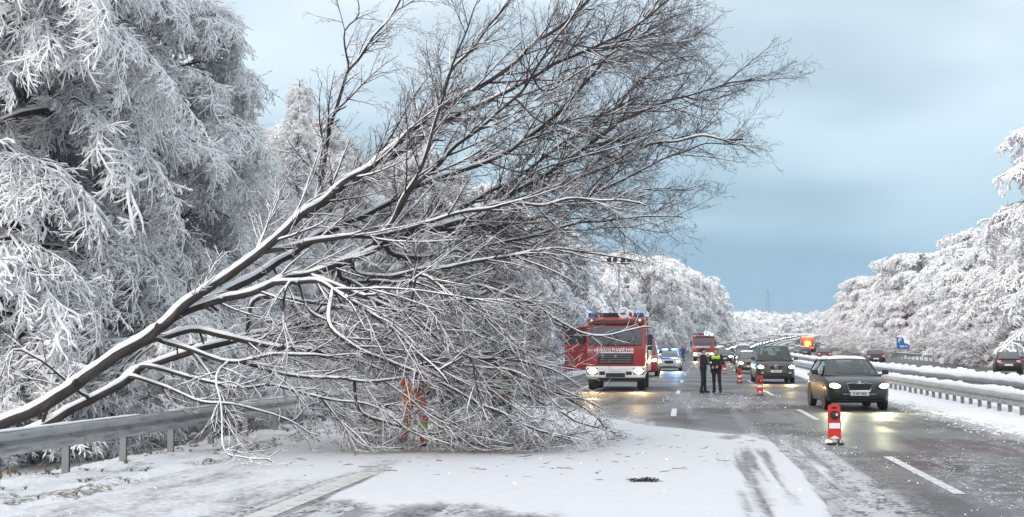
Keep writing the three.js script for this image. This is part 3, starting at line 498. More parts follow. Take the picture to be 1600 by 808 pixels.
// ---------------------------------------------------------------- the fallen tree
{
  const r = rng(4242), tree = thing('fallen_tree', 'bare snow-dusted broadleaf tree toppled over the guardrail and across the lanes', 'tree', at(0, 668, 21).toArray());
  const home = tree.position.clone(), rel = (g) => g.translate(-home.x, -home.y, -home.z);
  const branchWood = new MB(), branchSnow = new MB(), twigWood = new MB(), twigSnow = new MB();
  const groundAt = (p) => (p.x < -6.9 ? 0.1 : 0.04);
  const keepUp = (p, d) => { const g = groundAt(p) + 0.03; if (p.y < g) { p.y = g + r() * 0.06; if (d && d.y < 0) d.y *= -0.15; } };
  // how much snow lies at a place: heavy on the lower and inner wood, nearly none on the outer tips over the lanes
  const load = (p) => clamp(1.2 - 0.085 * (p.x + 9) - 0.07 * Math.max(0, p.y - 4), 0.1, 1.1);
  let nTwig = 0, nBranch = 0;
  function shoot(p, d, len, rad, lv, opt) {
    const n = lv === 1 ? Math.max(5, Math.ceil(len / 0.22)) : lv === 2 ? Math.max(4, Math.ceil(len / 0.17)) : lv === 3 ? 2 : 1, pts = [p.clone()], dir = d.clone().normalize(), w = [0, 0.17, 0.24, 0.3, 0.34][lv];
    const kink = V(r() - 0.5, r() - 0.5, r() - 0.5).multiplyScalar(0.06);
    for (let k = 1; k <= n; k++) {
      dir.x += (r() - 0.5) * w + opt.pull.x + kink.x; dir.y += (r() - 0.5) * w + opt.pull.y + kink.y; dir.z += (r() - 0.5) * w + opt.pull.z + kink.z; dir.normalize();
      const q = pts[k - 1].clone().addScaledVector(dir, len / n); keepUp(q, dir); pts.push(q);
    }
    const R = pts.map((_, k) => Math.max(0.0022, rad * (1 - 0.72 * k / n)));
    (lv <= 1 ? branchWood : twigWood).tube(pts, R, lv === 1 ? 5 : lv === 2 ? 4 : 3, { cap: false });
    const L = load(pts[Math.floor(n / 2)]) * (opt.snow ?? 1);
    if ((lv === 1 && r() < 0.15 + L) || (lv === 2 && r() < (L - 0.08) * 0.95) || (lv > 2 && r() < (L - 0.3) * 0.9)) snowOn(lv === 1 ? branchSnow : twigSnow, pts, R, L * (lv === 1 ? 1.5 : 1.35), lv === 1 ? 6 : 4, r);
    lv === 1 ? nBranch++ : nTwig++;
    if (lv >= 4) return;
    const per = [0, opt.d2 ?? 7.5, 8.5, 9][lv], m = Math.max(1, Math.round(len * per * (0.8 + 0.4 * r())));
    for (let k = 0; k < m; k++) {
      const t = lerp(lv === 1 ? 0.12 : 0.15, 0.98, (k + r()) / m), f = Math.min(n - 1, Math.floor(t * n)), b = pts[f].clone().lerp(pts[f + 1], t * n - f), tan = pts[f + 1].clone().sub(pts[f]).normalize();
      const ax = V(r() - 0.5, r() - 0.5, r() - 0.5).cross(tan).normalize(), nd = tan.clone().applyAxisAngle(ax, 0.45 + 0.55 * r());
      const l2 = (lv === 1 ? 0.30 + 0.55 * r() : lv === 2 ? 0.15 + 0.28 * r() : 0.07 + 0.12 * r()) * (1.15 - 0.45 * t) * Math.min(1.3, 0.5 + len * 0.3);
      shoot(b, nd, l2, R[f] * 0.6 + 0.0006, lv + 1, { pull: V(opt.pull.x * 0.6, opt.pull.y * 0.6, opt.pull.z * 0.6), snow: opt.snow });
    }
  }
  // limbs surveyed from the photograph: name, radius at start and end, distances at start and end, side shoots per metre, their reach, pull of the shoots, picture points
  const limbs = [
    ['trunk', .1, .09, 20.5, 22, 0.6, .8, 0, [[-60, 694], [0, 664], [60, 637], [130, 597], [200, 546], [250, 510]]],
    ['trunk', .075, .068, 21.5, 22.8, 0.5, .8, 0, [[-40, 708], [40, 676], [110, 643], [170, 610], [215, 580]]],
    ['limb', .082, .024, 22, 25.5, 3.2, 1.7, .02, [[246, 512], [303, 470], [358, 430], [414, 385], [477, 333], [501, 316], [554, 277], [623, 223], [678, 178], [717, 155], [786, 115], [836, 74], [900, 40], [960, -10]]],
    ['limb', .042, .012, 25.0, 24.4, 3, 1.4, .03, [[670, 184], [690, 150], [702, 119], [737, 74], [796, 5], [820, -40]]],
    ['limb', .052, .013, 24.2, 23, 2.2, 1.2, .0, [[492, 322], [509, 238], [522, 178], [541, 129], [546, 104], [584, 59], [626, 0], [650, -40]]],
    ['limb', .02, .008, 23.3, 23, 2.5, .8, .0, [[545, 106], [540, 70], [540, 48], [559, 25], [552, -20]]],
    ['limb', .022, .008, 24.2, 24, 2.0, .8, .0, [[492, 330], [496, 280], [505, 230], [512, 190]]],
    ['limb', .07, .015, 24.4, 27, 3.6, 1.8, .02, [[504, 320], [574, 270], [638, 228], [707, 185], [786, 144], [880, 106], [990, 62], [1090, 10], [1130, -20]]],
    ['limb', .068, .044, 22.2, 24, 2.2, 1.2, .0, [[250, 514], [295, 484], [366, 466], [422, 446], [453, 434], [517, 419], [572, 395], [600, 380]]],
    ['limb', .07, .012, 24, 28, 3.8, 1.9, .02, [[592, 384], [644, 363], [688, 354], [747, 341], [777, 317], [861, 277], [935, 233], [1010, 195], [1120, 152], [1200, 135], [1262, 124]]],
    ['limb', .05, .01, 24, 23, 3.4, 1.5, .02, [[589, 391], [612, 347], [628, 318], [653, 277], [673, 208], [692, 149], [720, 70], [750, 0]]],
    ['limb', .045, .01, 23.8, 24.6, 3.6, 1.7, .02, [[628, 322], [648, 292], [697, 243], [777, 178], [826, 139], [886, 64], [930, 5], [950, -30]]],
    ['limb', .055, .016, 22.4, 24.5, 2.4, 1.3, -.02, [[252, 528], [303, 518], [358, 527], [390, 537], [445, 541], [537, 553], [628, 553], [720, 556], [800, 548], [860, 549]]],
    ['limb', .066, .016, 22.8, 27.5, 3.4, 1.9, .02, [[200, 585], [279, 557], [358, 533], [422, 521], [477, 502], [509, 486], [564, 450], [612, 426], [680, 395], [760, 360], [850, 310], [950, 272], [1050, 232], [1160, 216], [1245, 218]]],
    ['limb', .046, .014, 22.9, 22.2, 3, 1.3, -.03, [[440, 440], [489, 438], [525, 458], [556, 474], [596, 502], [612, 514], [660, 560], [700, 600]]],
    ['limb', .044, .01, 23.1, 23.6, 2.6, 1.0, -.03, [[485, 436], [541, 454], [596, 474], [644, 494], [675, 523], [733, 558], [800, 563], [859, 575], [930, 600]]],
    ['limb', .05, .012, 23, 25, 3.4, 1.6, .0, [[424, 388], [477, 381], [529, 375], [580, 369], [650, 352], [750, 328], [850, 318], [950, 310], [1060, 322]]],
    ['limb', .068, .018, 22.8, 28.5, 3.2, 1.8, .01, [[330, 480], [422, 419], [453, 399], [501, 367], [529, 355], [556, 343], [620, 308], [700, 272], [800, 236], [875, 190], [959, 114], [1058, 30], [1090, -15]]],
    ['limb', .05, .01, 26, 29, 4, 1.7, .0, [[700, 330], [786, 290], [875, 240], [980, 180], [1080, 105], [1150, 88]]],
    ['limb', .045, .01, 25, 28, 4, 1.7, -.01, [[640, 365], [740, 360], [850, 340], [960, 300], [1060, 262], [1150, 232], [1235, 218]]],
    ['limb', .045, .01, 24.5, 27, 4, 1.6, -.01, [[620, 400], [720, 392], [830, 372], [930, 352], [1040, 338], [1130, 340]]],
    ['limb', .045, .01, 24, 26, 3.8, 1.5, -.01, [[560, 430], [680, 420], [790, 402], [900, 392], [1000, 400], [1060, 412]]],
    ['limb', .04, .01, 24, 26, 2.6, 1.0, -.02, [[540, 440], [640, 440], [740, 446], [830, 470], [900, 505], [960, 525], [1068, 512]]],
    ['limb', .038, .008, 23.6, 25, 2.4, 1.0, -.02, [[400, 470], [520, 480], [640, 500], [740, 520], [820, 560], [880, 600], [979, 640]]],
    ['limb', .036, .008, 22.5, 23.5, 2.4, 1.0, -.02, [[260, 545], [360, 565], [473, 590], [562, 594], [619, 592], [741, 571], [830, 590], [900, 640]]],
    ['limb', .034, .008, 22.5, 23.4, 1.8, .8, -.02, [[230, 570], [340, 600], [430, 606], [518, 626], [603, 642], [640, 672], [709, 698]]],
    ['limb', .03, .008, 22.4, 23.2, 1.6, .7, -.01, [[215, 590], [310, 625], [408, 640], [461, 660], [500, 690]]],
    ['limb', .04, .01, 22.2, 23.8, 3, 1.3, -.02, [[520, 520], [600, 560], [690, 600], [770, 640], [840, 668], [920, 690]]],
    ['limb', .036, .008, 23.6, 26, 2.4, .9, -.02, [[640, 560], [730, 600], [820, 615], [880, 640], [940, 660], [1000, 676]]],
    ['limb', .04, .01, 24.5, 28.5, 2.2, .9, -.01, [[600, 480], [700, 470], [800, 470], [860, 495], [899, 510], [949, 522], [1000, 528]]],
    ['limb', .028, .008, 22.2, 21.8, 2.6, .8, -.04, [[449, 446], [443, 480], [441, 510], [449, 550], [445, 600]]],
    ['limb', .022, .007, 22.6, 22.3, 2.6, .8, -.04, [[733, 560], [745, 600], [755, 630], [765, 662]]],
    ['limb', .02, .006, 21.4, 20.2, 2.6, .7, -.04, [[335, 600], [345, 642], [353, 700], [380, 738], [425, 728]]],
    ['limb', .026, .007, 23, 22.6, 2.6, .8, -.03, [[300, 545], [330, 590], [350, 630], [352, 680]]],
    ['limb', .03, .007, 23, 25.0, 2.8, 1.0, -.02, [[560, 640], [650, 672], [749, 692], [847, 694], [900, 690]]],
    ['limb', .035, .008, 23.6, 26.5, 2.2, .9, -.02, [[700, 520], [780, 570], [850, 600], [920, 628], [975, 660], [1009, 682]]],
    ['limb', .03, .008, 21.8, 20.8, 1.6, .9, -.01, [[120, 610], [90, 585], [60, 560], [25, 545], [0, 590]]],
  ];
  // the tangle of lesser limbs inside the crown, drooping towards the lanes
  for (let k = 0; k < 19; k++) {
    const x0 = 380 + 290 * r(), y0 = 535 - (x0 - 380) * 0.3 + (r() - 0.5) * 70, ang = lerp(-0.15, 0.5, r()), len = Math.min(190 + 230 * r(), 870 - x0), d0 = 22.6 + 5.4 * r(), sag = 20 + 60 * r(), pts = [];
    for (let q = 0; q <= 4; q++) { const t = q / 4; pts.push([x0 + Math.cos(ang) * len * t, Math.min(706, y0 + Math.sin(ang) * len * t + sag * t * t)]); }
    limbs.push(['limb', 0.016 + .012 * r(), .005, d0, d0 + 1.5 * (r() - .3), 3.6, 1.25, -.015, pts]);
  }
  for (let k = 0; k < 11; k++) {                     // tips brought down onto the carriageway
    const x0 = 480 + 290 * r(), y0 = 600 + 40 * r(), len = 90 + 110 * r(), d0 = 22.4 + 2.2 * r() + (x0 - 380) * 0.003, pts = [];
    for (let q = 0; q <= 4; q++) { const t = q / 4; pts.push([x0 + len * t, Math.min(708, y0 + (98 - (x0 - 480) * 0.05) * t ** 0.8)]); }
    limbs.push(['limb', .014, .004, d0, d0 - .2, 4.2, .95, -.02, pts]);
  }
  for (let k = 0; k < 12; k++) {                     // outer sprays above the lanes
    const x0 = 740 + 260 * r(), y0 = 60 + 310 * ((k + r()) / 12), ang = lerp(-0.75, -0.1, r()) * (1.15 - y0 / 420), len = Math.min(200 + 130 * r(), 1150 - x0), d0 = 23.5 + 6 * ((k * 5 % 12) / 12), pts = [];
    for (let q = 0; q <= 4; q++) { const t = q / 4; pts.push([x0 + Math.cos(ang) * len * t, y0 + Math.sin(ang) * len * t + 14 * t * t]); }
    limbs.push(['limb', .02, .006, d0, d0 + 1.2, 4.4, 1.3, .0, pts]);
  }
  const joints = [];                                  // points on limbs already built, where later ones may spring from
  for (const [name, r0, r1, d0, d1, per, reach, lift, px] of limbs) {
    const ctrl = px.map(([x0, y], k) => { const x = x0 > 780 ? 780 + (x0 - 780) * 0.82 : x0; const p = at(x, y, lerp(d0, d1, k / (px.length - 1))); keepUp(p); return p; });
    if (name === 'limb') { let best = 2.2, from = null; for (const j of joints) { if (j.r < r0 * 0.7) continue; const d = j.p.distanceTo(ctrl[0]) + (j.p.x > ctrl[0].x ? 0.6 : 0); if (d < best) { best = d; from = j.p; } } if (from && best > 0.02) { if (best < 0.35) ctrl[0] = from.clone(); else ctrl.unshift(from.clone()); } }
    const curve = new THREE.CatmullRomCurve3(ctrl, false, 'centripetal'), L = curve.getLength(), n = Math.max(10, Math.round(L / 0.12)), pts = curve.getSpacedPoints(n);
    const small = name === 'trunk' ? 0.04 : 0.05;
    pts.forEach((p, k) => { if (k && k < n) { const f = k * 0.24 + r0 * 997; p.x += (vnoise(f, 3) - 0.5) * small; p.y += (vnoise(f, 9) - 0.5) * small * 1.8; p.z += (vnoise(f, 15) - 0.5) * small * 2; } });
    const R = pts.map((_, k) => lerp(r0, r1, (k / n) ** 0.8) * (0.95 + 0.1 * vnoise(k * 0.4, r0 * 999)));
    const wood = new MB(true), snow = new MB(); wood.tube(pts, R, r0 > 0.06 ? 12 : 7, { rough: 0.16, color: [0.038, 0.031, 0.028], mottle: true });
    const mesh = part(name, rel(wood.geo()), M.limb, tree);
    pts.forEach((p, k) => { if (k % 2 === 0 && k > 3) joints.push({ p, r: R[k] }); });
    // snow follows the limb in uneven lengths
    let run = [], rad = []; const flush = () => { if (run.length > 2) snowOn(snow, run, rad, load(run[0]) * 1.35, r0 > 0.05 ? 9 : 6, r); run = []; rad = []; };
    pts.forEach((p, k) => { const keep = vnoise(k * 0.13, r0 * 500 + d0) < 0.28 + load(p) * 0.75; if (keep) { run.push(p); rad.push(R[k]); } else flush(); }); flush();
    if (!snow.empty) part('snow', rel(snow.geo()), M.snowPlain, mesh, 'stuff');
    // snapped stubs and knots
    for (let k = 0; k < Math.round(L * 0.7); k++) { const f = 2 + Math.floor(r() * (n - 4)), tan = pts[f + 1].clone().sub(pts[f]).normalize(), nd = tan.applyAxisAngle(V(r() - 0.5, r() - 0.5, r() - 0.5).cross(tan).normalize(), 0.7 + 0.6 * r()), l = 0.05 + 0.2 * r(), e = pts[f].clone().addScaledVector(nd, R[f] + l); branchWood.tube([pts[f], pts[f].clone().lerp(e, 0.5).add(V(0, 0.01, 0)), e, e.clone().addScaledVector(nd, 0.03).add(V(0.01, 0.012, 0))], [R[f] * 0.5, R[f] * 0.36 + 0.003, R[f] * 0.3 + 0.003, 0.003], 5, { rough: 0.4 }); }
    const m = Math.round(L * per);
    for (let k = 0; k < m; k++) {
      const t = lerp(name === 'trunk' ? 0.3 : 0.16, 1, (k + r()) / m), f = Math.min(n - 1, Math.floor(t * n)), tan = pts[f + 1].clone().sub(pts[f]).normalize(), b = pts[f].clone();
      const ax = V(r() - 0.5, (r() - 0.5) * 0.8, r() - 0.5).cross(tan).normalize(), nd = tan.clone().applyAxisAngle(ax, 0.35 + 0.5 * r());
      const len = reach * (0.5 + 0.8 * r()) * (1.1 - 0.45 * t);
      shoot(b, nd, len, Math.min(R[f] * 0.5, 0.017) * (0.6 + 0.5 * r()) + 0.003, 1, { pull: V(lift > 0 ? 0.012 : 0.018, lift > 0 ? lift * 1.9 : lift, (r() - 0.5) * 0.02) });
    }
  }
  part('branches', rel(branchWood.geo()), M.barkFallen, tree, 'stuff'); part('branch_snow', rel(branchSnow.geo()), M.snowPlain, tree, 'stuff');
  part('twigs', rel(twigWood.geo()), M.twig, tree, 'stuff'); part('twig_snow', rel(twigSnow.geo()), M.snowPlain, tree, 'stuff');
}

// ---------------------------------------------------------------- vehicles
const FONT = await new FontLoader().loadAsync('fonts/droid/droid_sans_bold.typeface.json');
function textGeo(str, size, depth = 0.006) { const g = new TextGeometry(str, { font: FONT, size, depth, curveSegments: 3 }); g.computeBoundingBox(); g.translate(-(g.boundingBox.max.x + g.boundingBox.min.x) / 2, 0, 0); return g; }
const rbox = (w, h, d, x, y, z, rad = 0.03, seg = 2) => { const g = new RoundedBoxGeometry(w, h, d, seg, Math.min(rad, w / 2.01, h / 2.01, d / 2.01)); g.translate(x, y, z); return g; };
function loft(rings, crease = 0.55) {
  const n = rings[0].length, p = [], idx = [];
  for (const ring of rings) for (const v of ring) p.push(...v);
  for (let k = 0; k < rings.length - 1; k++) for (let i = 0; i < n; i++) { const a = k * n + i, b = k * n + (i + 1) % n; idx.push(a, b, a + n, b, b + n, a + n); }
  for (const [k, f] of [[0, 0], [rings.length - 1, 1]]) { const c = p.length / 3, m = [0, 0, 0]; rings[k].forEach((v) => v.forEach((q, j) => { m[j] += q / n; })); p.push(...m); for (let i = 0; i < n; i++) f ? idx.push(k * n + i, k * n + (i + 1) % n, c) : idx.push(k * n + (i + 1) % n, k * n + i, c); }
  const g = new THREE.BufferGeometry(); g.setAttribute('position', new THREE.Float32BufferAttribute(p, 3)); g.setIndex(idx); return toCreasedNormals(g, crease);
}
// curved panel through four corners (a b along the bottom, d c along the top), bulging along its normal, with thickness
function panel(a, b, c, d, bulge = 0.03, th = 0.02, n = 6) {
  const A = V(...a), B = V(...b), C = V(...c), D = V(...d), N = B.clone().sub(A).cross(D.clone().sub(A)).normalize(), p = [], idx = [], k = n + 1;
  for (const off of [0, -th]) for (let j = 0; j <= n; j++) for (let i = 0; i <= n; i++) { const s = i / n, t = j / n, q = A.clone().lerp(B, s).lerp(D.clone().lerp(C, s), t).addScaledVector(N, bulge * (1 - (2 * s - 1) ** 2) * 0.6 + bulge * (1 - (2 * t - 1) ** 2) * 0.4 + off); p.push(q.x, q.y, q.z); }
  const m = k * k;
  for (let j = 0; j < n; j++) for (let i = 0; i < n; i++) { const q = j * k + i; idx.push(q, q + 1, q + k, q + 1, q + k + 1, q + k, m + q, m + q + k, m + q + 1, m + q + 1, m + q + k, m + q + k + 1); }
  const rim = []; for (let i = 0; i < n; i++) rim.push(i); for (let j = 0; j < n; j++) rim.push(j * k + n); for (let i = n; i > 0; i--) rim.push(n * k + i); for (let j = n; j > 0; j--) rim.push(j * k);
  rim.forEach((q, i) => { const w = rim[(i + 1) % rim.length]; idx.push(q, m + q, w, w, m + q, m + w); });
  const g = new THREE.BufferGeometry(); g.setAttribute('position', new THREE.Float32BufferAttribute(p, 3)); g.setIndex(idx); return toCreasedNormals(g, 0.6);
}
const tubeOf = (pts, r, sides = 6) => { const mb = new MB(); mb.tube(pts.map((q) => V(...q)), pts.map(() => r), sides); return mb.geo(); };
// wheel parts lie on the x axis
const wheelCache = new Map();
function wheel(parent, x, y, z, r, w, truck) {
  const key = r + '|' + w + truck;
  if (!wheelCache.has(key)) {
    const t = new THREE.LatheGeometry([[r * 0.62, -w / 2], [r * 0.9, -w / 2], [r * 0.98, -w * 0.4], [r, -w * 0.2], [r, w * 0.2], [r * 0.98, w * 0.4], [r * 0.9, w / 2], [r * 0.62, w / 2]].map(([a, b]) => new THREE.Vector2(a, b)), 24); t.rotateZ(Math.PI / 2);
    const rims = [new THREE.CylinderGeometry(r * 0.64, r * 0.64, w * 0.7, 20), new THREE.CylinderGeometry(r * 0.14, r * 0.16, w * 0.95, 10)]; rims.forEach((g) => g.rotateZ(Math.PI / 2));
    for (let k = 0; k < (truck ? 8 : 5); k++) { const s = new THREE.BoxGeometry(w * 0.86, r * 0.6, r * 0.13); s.translate(0, r * 0.33, 0); s.rotateX(k / (truck ? 8 : 5) * Math.PI * 2); rims.push(s); }
    wheelCache.set(key, [t, mergeGeometries(rims.map((g) => g.toNonIndexed()))]);
  }
  const [t, rm] = wheelCache.get(key), m = part('wheel', t, M.rubber, parent); m.position.set(x, y, z); part('rim', rm, truck ? M.steelDark : M.rim, m);
}
// profile tables: stations along the car [z, half width, sill, deck height]; greenhouse corners
const SHAPES = {
  estate: { st: [[-2.36, .66, .46, .80], [-2.3, .8, .34, .92], [-2.1, .87, .25, .99], [-1.6, .905, .2, 1.0], [-.6, .915, .19, .99], [.5, .915, .19, .975], [1.02, .912, .19, .965], [1.4, .905, .19, .945], [1.8, .89, .2, .90], [2.08, .855, .21, .84], [2.24, .79, .25, .77], [2.33, .70, .31, .69], [2.36, .58, .38, .62]],
    belt: .97, wz: 1.06, wx: .75, rz: .22, ry: 1.43, rx: .56, bz: -1.75, by: 1.41, tz: -2.2, tx: .72, wheelZ: [1.42, -1.36], wr: .33, roofH: 1.475, headY: .70, headZ: 2.31, headX: .67 },
  hatch: { st: [[-2.1, .6, .46, .78], [-2.04, .76, .34, .9], [-1.9, .85, .25, .98], [-1.4, .885, .2, 1.0], [-.5, .89, .19, .99], [.5, .89, .19, .98], [.98, .885, .19, .965], [1.4, .875, .2, .93], [1.75, .84, .21, .86], [1.95, .78, .25, .78], [2.06, .68, .32, .69], [2.1, .55, .4, .62]],
    belt: .98, wz: 1.0, wx: .73, rz: .2, ry: 1.45, rx: .55, bz: -1.3, by: 1.43, tz: -1.95, tx: .68, wheelZ: [1.28, -1.25], wr: .31, roofH: 1.49, headY: .71, headZ: 2.05, headX: .64 },
  van: { st: [[-2.55, .86, .42, 1.05], [-2.48, .92, .32, 1.14], [-2.2, .955, .24, 1.16], [-1, .965, .2, 1.16], [.6, .965, .2, 1.15], [1.6, .96, .2, 1.13], [1.95, .945, .21, 1.09], [2.25, .91, .22, 1.02], [2.42, .85, .26, .93], [2.52, .74, .32, .82], [2.56, .6, .4, .74]],
    belt: 1.13, wz: 1.78, wx: .80, rz: 1.02, ry: 1.83, rx: .66, bz: -2.3, by: 1.84, tz: -2.46, tx: .80, wheelZ: [1.62, -1.55], wr: .35, roofH: 1.9, headY: .82, headZ: 2.51, headX: .74 },
};
const geoCache = new Map();
function carGeos(kind) {
  if (geoCache.has(kind)) return geoCache.get(kind);
  const S = SHAPES[kind], G = {};
  const ring = ([z, w, y0, y1]) => { const h = [[.0, y0], [w * .82, y0], [w * .95, y0 + .05], [w, y0 + (y1 - y0) * .35], [w * 1.0, y0 + (y1 - y0) * .6], [w * .975, y1 - .1], [w * .93, y1 - .03], [w * .82, y1], [w * .4, y1 + .025], [0, y1 + .03]]; return [...h.map(([x, y]) => [x, y, z]), ...h.slice(1, -1).reverse().map(([x, y]) => [-x, y, z])]; };
  G.body = loft(S.st.map(ring), 0.7);
  const inner = []; for (const x of [1]) inner.push(panel([-S.tx, S.belt, S.tz + .05], [S.tx, S.belt, S.tz + .05], [S.tx, S.belt, S.wz - .05], [-S.tx, S.belt, S.wz - .05], 0, .03, 1));
  G.windscreen = panel([-S.wx, S.belt, S.wz], [S.wx, S.belt, S.wz], [S.rx, S.ry, S.rz], [-S.rx, S.ry, S.rz], .06, .012, 8);
  G.rear = panel([S.tx, S.belt + .03, S.tz], [-S.tx, S.belt + .03, S.tz], [-S.rx, S.by, S.bz], [S.rx, S.by, S.bz], .05, .012, 6);
  const zs = kind === 'van' ? [S.rz - .05, .2, -1.1, S.bz + .1] : [S.rz - .1, -.55, S.bz + .25], sideX = (y) => lerp(S.wx + .1, S.rx + .06, (y - S.belt) / (S.ry - S.belt));
  G.sides = [];
  for (const s of [-1, 1]) {
    const y0 = S.belt + .02, y1 = S.ry - .05, xb = s * sideX(y0), xt = s * sideX(y1), q = (za, zb, zc, zd) => s > 0 ? panel([xb, y0, za], [xb, y0, zb], [xt, y1, zc], [xt, y1, zd], .02, .012, 3) : panel([xb, y0, zb], [xb, y0, za], [xt, y1, zd], [xt, y1, zc], .02, .012, 3);
    G.sides.push(q(S.wz - .22, zs[1] + .04, zs[1] + .04, zs[0]));
    for (let k = 1; k < zs.length - 1; k++) G.sides.push(q(zs[k] - .04, zs[k + 1] - (k === zs.length - 2 ? .2 : 0) + .04, zs[k + 1] + .04, zs[k] - .04));
  }
  // cabin shell under the glass, closed: painted pillars and roof rails show between the panes
  const cr = (y, zf, zb, x) => [[x, y, zf], [x, y, zb], [-x, y, zb], [-x, y, zf]];
  const k = .025; G.cabin = loft([cr(S.belt - .03, S.wz - k, S.tz + k, S.wx + .06), cr(lerp(S.belt, S.ry, .5), lerp(S.wz, S.rz, .5) - k, lerp(S.tz, S.bz, .5) + k, lerp(S.wx, S.rx, .5) + .055), cr(S.ry - .01, S.rz - k, S.bz + k, S.rx + .045)].map((q) => q), 0.3);
  G.roof = panel([-S.rx - .05, S.ry, S.rz + .02], [S.rx + .05, S.ry, S.rz + .02], [S.rx + .05, S.by, S.bz - .02], [-S.rx - .05, S.by, S.bz - .02], S.roofH - S.ry, .03, 8);
  G.pillars = [-1, 1].map((s) => tubeOf([[s * (S.wx + .02), S.belt - .02, S.wz + .01], [s * lerp(S.wx, S.rx, .5) + s * .03, lerp(S.belt, S.ry, .5) + .02, lerp(S.wz, S.rz, .5) + .02], [s * (S.rx + .03), S.ry + .005, S.rz]], .034));
  const sn = new MB(), rs = rng(9); const NP = 14; let rows = [];
  G.roofSnow = (() => { const p = [], idx = []; const n = 16; for (let j = 0; j <= n; j++) for (let i = 0; i <= n; i++) { const a = i / n * 2 - 1, b = j / n, e = Math.min(1 - Math.abs(a), b, 1 - b) * 9, h = sstep(0, 1, e) * (.05 + .05 * fbm(i * .5, j * .5, 3)); p.push(a * (S.rx + .04), lerp(S.ry, S.by, b) + (S.roofH - S.ry) * (1 - a * a) * .7 - .012 + h + .02, lerp(S.rz - .02, S.bz, b)); } for (let j = 0; j < n; j++) for (let i = 0; i < n; i++) { const a = j * (n + 1) + i; idx.push(a, a + 1, a + n + 1, a + 1, a + n + 2, a + n + 1); } const g = new THREE.BufferGeometry(); g.setAttribute('position', new THREE.Float32BufferAttribute(p, 3)); g.setIndex(idx); g.computeVertexNormals(); return g; })();
  const front = S.st[S.st.length - 1][0], hs = kind === 'van' ? [.36, .2] : [.37, .17];
  G.head = [-1, 1].map((s) => { const g = new THREE.SphereGeometry(1, 14, 10); g.scale(hs[0] / 2, hs[1] / 2, .1); g.rotateY(s * .5); g.rotateZ(s * .12); g.translate(s * S.headX, S.headY, S.headZ - .02); return g; });
  G.bezel = [-1, 1].map((s) => { const g = new THREE.SphereGeometry(1, 14, 10); g.scale(hs[0] / 2 + .035, hs[1] / 2 + .03, .085); g.rotateY(s * .5); g.rotateZ(s * .12); g.translate(s * S.headX, S.headY, S.headZ - .03); return g; });
  const gy = S.headY - .02, gz = front - .015, gs = new THREE.Shape();
  [[-.34, .09], [-.18, .10], [0, .075], [.18, .10], [.34, .09], [.3, -.09], [.2, -.13], [-.2, -.13], [-.3, -.09]].forEach(([x, y], i) => i ? gs.lineTo(x, y) : gs.moveTo(x, y)); gs.closePath();
  G.grille = new THREE.ExtrudeGeometry(gs, { depth: .03, bevelSize: .012, bevelThickness: .01, bevelSegments: 1 }); G.grille.translate(0, gy, gz);
  G.grilleRim = (() => { const pts = [[-.35, .085], [-.18, .105], [0, .08], [.18, .105], [.35, .085], [.31, -.095], [.2, -.14], [-.2, -.14], [-.31, -.095], [-.35, .085]]; return tubeOf(pts.map(([x, y]) => [x, y + gy, gz + .035]), .011); })();
  G.slats = []; for (let q = -2; q <= 2; q++) G.slats.push(rbox(.58 - Math.abs(q) * .03, .012, .02, 0, gy - .015 + q * .038, gz + .045, .005, 1));
  G.badge = (() => { const g = new THREE.CylinderGeometry(.045, .045, .02, 16); g.rotateX(Math.PI / 2); g.translate(0, gy + .125, front - .02); return g; })();
  G.intake = rbox(1.0, .1, .05, 0, S.st[S.st.length - 2][2] + .07, front - .03, .03); G.lip = rbox(1.3, .03, .06, 0, S.st[S.st.length - 2][2] - .03, front - .08, .012);
  G.trim = tubeOf([[-.72, gy - .2, front - .17], [-.45, gy - .215, front - .0], [.45, gy - .215, front - .0], [.72, gy - .2, front - .17]], .01);
  G.plate = rbox(.52, .115, .012, 0, gy - .2, front + .022, .004, 1); G.plateText = textGeo(kind === 'van' ? 'S AB 512' : 'S EP 346', .07, .003); G.plateText.translate(0, gy - .235, front + .03);
  const back = S.st[0][0]; G.tails = [-1, 1].map((s) => rbox(.24, .14, .08, s * (S.st[0][1] + .0), S.belt - .14, back + .06, .03)); G.rearPlate = rbox(.52, .115, .012, 0, .62, back - .01, .004, 1); G.bootLine = rbox(1.2, .02, .02, 0, .74, back + .002, .006, 1);
  G.arches = []; for (const s of [-1, 1]) for (const z of S.wheelZ) { const g = new THREE.CylinderGeometry(S.wr + .055, S.wr + .055, .1, 24); g.rotateZ(Math.PI / 2); const e = S.st.find((q) => q[0] > z)[1]; g.translate(s * (e - .044), S.wr + .015, z); G.arches.push(g); }
  G.mirrors = [-1, 1].map((s) => mergeGeometries([rbox(.2, .14, .1, s * (S.wx + .28), S.belt + .1, S.wz - .32, .045), rbox(.14, .035, .05, s * (S.wx + .16), S.belt + .03, S.wz - .32, .015)]));
  G.handles = []; for (const s of [-1, 1]) for (const z of [.0, -1.0]) G.handles.push(rbox(.02, .03, .2, s * (S.st[5][1] - .012), S.belt - .16, z, .008, 1));
  geoCache.set(kind, G); return G;
}
